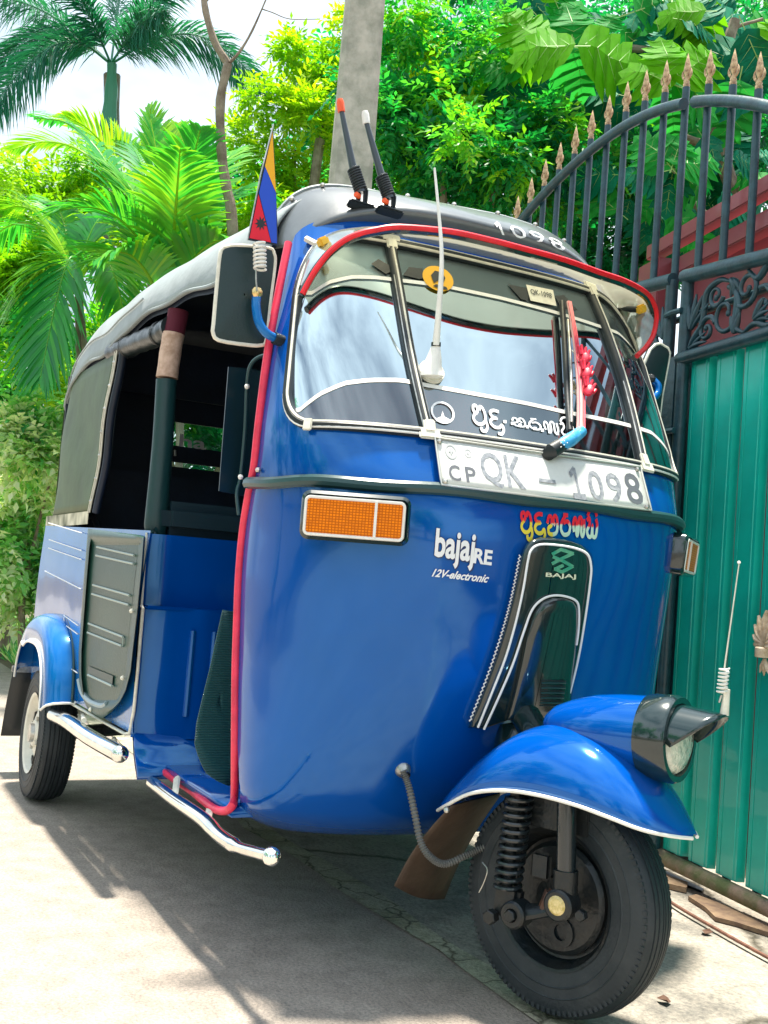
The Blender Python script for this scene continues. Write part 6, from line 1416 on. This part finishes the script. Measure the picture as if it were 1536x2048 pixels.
def leaf_shape(seed):
    r = random.Random(seed); half = []; lob = 5
    V = []; F = []; fm = []
    # midrib points, lobes as pointed fingers merged near the midrib
    def pt(u, w): return Vector((w, u-0.0, -0.42*u*u-0.45*w*w+0.05*math.sin(9*u+seed*2)))
    outl = []
    for k in range(lob):
        u0 = 0.06+0.86*k/lob; u1 = 0.06+0.86*(k+1)/lob; wd = [0.30, 0.40, 0.42, 0.34, 0.20][k]*r.uniform(0.9, 1.1)
        outl += [(u0+0.02, wd*0.85), ((u0+u1)/2+0.00, wd*1.25), ((u0+u1)/2+0.15, wd*1.5), ((u0+u1)/2+0.14, wd*1.15), (u1+0.01, wd*0.85)]
    outl = [(0, 0.0)]+outl+[(1.08, 0.0)]
    n = len(outl)
    for s_ in (1, -1):
        b0 = len(V)
        for u, w in outl: V.append(pt(u, s_*w)); V.append(pt(min(u, 1.0)*0.96, 0)+Vector((0, 0, 0.0)))
        for i in range(n-1):
            q = (b0+2*i, b0+2*i+1, b0+2*i+3, b0+2*i+2); F.append(q if s_ < 0 else q[::-1]); fm.append(0)
    # veins
    for k in range(lob):
        u0 = 0.10+0.86*k/lob; wd = [0.30, 0.40, 0.42, 0.34, 0.20][k]
        for s_ in (1, -1):
            b0 = len(V); V += [pt(u0, 0)+Vector((0, -.005, .006)), pt(u0, 0)+Vector((0, .005, .006)), pt(u0+0.17, s_*wd*0.85)+Vector((0, 0, .006))]; F.append((b0, b0+1, b0+2)); fm.append(1)
    b0 = len(V); V += [pt(0, 0)+Vector((-.012, -0.25, .004)), pt(0, 0)+Vector((.012, -0.25, .004)), pt(0.5, 0)+Vector((.007, 0, .008)), pt(1.02, 0)+Vector((0, 0, .008)), pt(0.5, 0)+Vector((-.007, 0, .008))]; F.append((b0, b0+1, b0+2, b0+4)); fm.append(1); F.append((b0+4, b0+2, b0+3)); fm.append(1)
    return V, F, fm
LM = {}
for s_ in range(3):
    V, F, fm = leaf_shape(s_)
    for mi in range(3):
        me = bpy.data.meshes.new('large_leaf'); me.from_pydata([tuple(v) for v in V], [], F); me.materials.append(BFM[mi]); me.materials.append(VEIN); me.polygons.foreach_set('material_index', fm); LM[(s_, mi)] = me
c0 = at(1350, 200, d=6.6); f0 = Vector((c0.x+0.2, c0.y+0.6, 0)); bt = empty('breadfruit_tree', f0); tag(bt, 'breadfruit tree with very large deeply lobed leaves above the gate', 'tree')
inv = Matrix.Translation(-f0)
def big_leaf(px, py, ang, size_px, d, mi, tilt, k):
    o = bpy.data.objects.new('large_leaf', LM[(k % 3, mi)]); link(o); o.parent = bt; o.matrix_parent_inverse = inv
    c = at(px, py, d=d); sz = size_px*d/FPX; a = rad(ang)
    y = RT*math.cos(a)+UP*math.sin(a); n = (-LOOK*math.cos(tilt[0])+Vector((0, 0, 1))*math.sin(tilt[0])+RT*tilt[1]); n = (n-y*n.dot(y)).normalized(); x = y.cross(n); sz = sz*0.80
    M = Matrix((x*sz, y*sz, n*sz)).transposed().to_4x4(); M.translation = c; o.matrix_basis = M
    return c
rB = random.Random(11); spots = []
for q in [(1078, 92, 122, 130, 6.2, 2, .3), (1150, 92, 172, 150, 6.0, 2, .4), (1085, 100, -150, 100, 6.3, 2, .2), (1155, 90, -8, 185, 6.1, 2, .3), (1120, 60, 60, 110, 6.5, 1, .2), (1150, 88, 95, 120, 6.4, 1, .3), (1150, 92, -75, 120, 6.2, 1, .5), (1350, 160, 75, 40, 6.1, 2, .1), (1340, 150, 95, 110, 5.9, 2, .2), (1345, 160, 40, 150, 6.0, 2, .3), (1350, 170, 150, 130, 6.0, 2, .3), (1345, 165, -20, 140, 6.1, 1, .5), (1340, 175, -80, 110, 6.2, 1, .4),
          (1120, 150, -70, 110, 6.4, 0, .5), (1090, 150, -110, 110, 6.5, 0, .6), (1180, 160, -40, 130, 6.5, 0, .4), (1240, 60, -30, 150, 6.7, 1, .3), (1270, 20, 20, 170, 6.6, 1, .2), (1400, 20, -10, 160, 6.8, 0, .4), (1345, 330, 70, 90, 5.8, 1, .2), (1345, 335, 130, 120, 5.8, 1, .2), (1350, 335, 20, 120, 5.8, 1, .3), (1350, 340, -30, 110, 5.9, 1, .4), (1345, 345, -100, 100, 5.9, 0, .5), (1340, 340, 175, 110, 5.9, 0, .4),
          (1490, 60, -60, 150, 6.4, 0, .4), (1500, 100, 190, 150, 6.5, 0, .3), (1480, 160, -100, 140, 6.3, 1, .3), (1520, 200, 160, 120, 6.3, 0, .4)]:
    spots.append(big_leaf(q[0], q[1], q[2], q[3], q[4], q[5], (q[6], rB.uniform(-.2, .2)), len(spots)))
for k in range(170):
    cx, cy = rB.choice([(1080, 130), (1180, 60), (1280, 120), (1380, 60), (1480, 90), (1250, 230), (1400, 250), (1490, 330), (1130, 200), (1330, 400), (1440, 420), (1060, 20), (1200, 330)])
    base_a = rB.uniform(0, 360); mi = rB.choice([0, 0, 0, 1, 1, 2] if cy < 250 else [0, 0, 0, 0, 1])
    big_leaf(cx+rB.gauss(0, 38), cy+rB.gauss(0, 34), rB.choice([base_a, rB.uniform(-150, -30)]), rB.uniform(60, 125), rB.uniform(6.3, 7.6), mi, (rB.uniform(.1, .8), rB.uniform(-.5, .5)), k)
for pts, r in (([(1560, 700), (1500, 480), (1440, 300), (1430, 180), (1470, 40)], (0.07, 0.03)), ([(1440, 300), (1350, 260), (1345, 170)], (0.03, 0.012)), ([(1430, 180), (1300, 100), (1150, 110), (1060, 95)], (0.03, 0.010)), ([(1500, 480), (1400, 420), (1345, 340)], (0.03, 0.012)), ([(1430, 120), (1465, 60), (1525, 38)], (0.014, 0.01))):
    P = [at(x, y, d=6.7) for x, y in pts]
    if pts[0][1] == 700: P = [Vector((P[0].x, P[0].y, 0))]+P
    o = limb('trunk' if pts[0][1] == 700 else 'branch', P, r, BARK, bt); o.matrix_parent_inverse = inv
# roadside grass and low growth
def grass(name, x0, x1, y0, y1, n, h, m):
    P = np.stack([rng.uniform(x0, x1, n), rng.uniform(y0, y1, n), np.zeros(n)], 1); A = unit(rng.normal(size=(n, 3))*[.5, .5, 0]+[0, 0, 1]); N = unit(np.cross(A, rng.normal(size=(n, 3)))); ln = h*rng.uniform(.5, 1.3, n)
    V, F, T = leaves(P, A, N, ln, np.full(n, 0.016), 0.1, 0.35); o = fast_mesh(name, V, F, m, None, T); o['kind'] = 'stuff'; tag(o, 'rough green grass along the road edge below the hedge', 'grass'); return o
grass('verge_grass', -14, -1.8, 0.02, 0.9, 14000, 0.13, HEDGE)
# trees across the road, behind the viewer, seen in the paint and the glass
def behind(name, label, c, R, n, m):
    t = empty(name, (c[0], c[1], 0)); tag(t, label, 'tree', 'trees across the road'); inv_ = Matrix.Translation(-Vector((c[0], c[1], 0)))
    a = limb('trunk', [Vector((c[0], c[1], 0)), Vector((c[0]+.1, c[1], c[2]*.5)), Vector(c)], (0.13, 0.07), BARK, t); a.matrix_parent_inverse = inv_
    b = crown('crown', c, R, n, 0.16, 9, m, t, clumps=24, tone_mu=.4); b.matrix_parent_inverse = inv_
behind('roadside_tree', 'broad dark tree across the road, farthest from the gate', (9.5, -6.5, 2.4), (2.2, 2.2, 1.9), 900, DEEP)
behind('roadside_tree', 'round green tree across the road, facing the rickshaw front', (13.5, -1.5, 2.2), (2.0, 2.4, 1.8), 900, MIDG)
behind('roadside_tree', 'green tree across the road, to the right-hand side of the rickshaw', (3.5, -8.0, 2.4), (2.4, 1.8, 1.8), 900, MIDG)
behind('roadside_tree', 'tall green tree across the road level with the rear wheel', (-3.5, -8.0, 3.2), (2.4, 1.8, 2.4), 900, MIDG)
behind('roadside_tree', 'tall dark tree across the road level with the passenger seat', (0.3, -8.4, 3.4), (2.2, 1.8, 2.6), 900, DEEP)
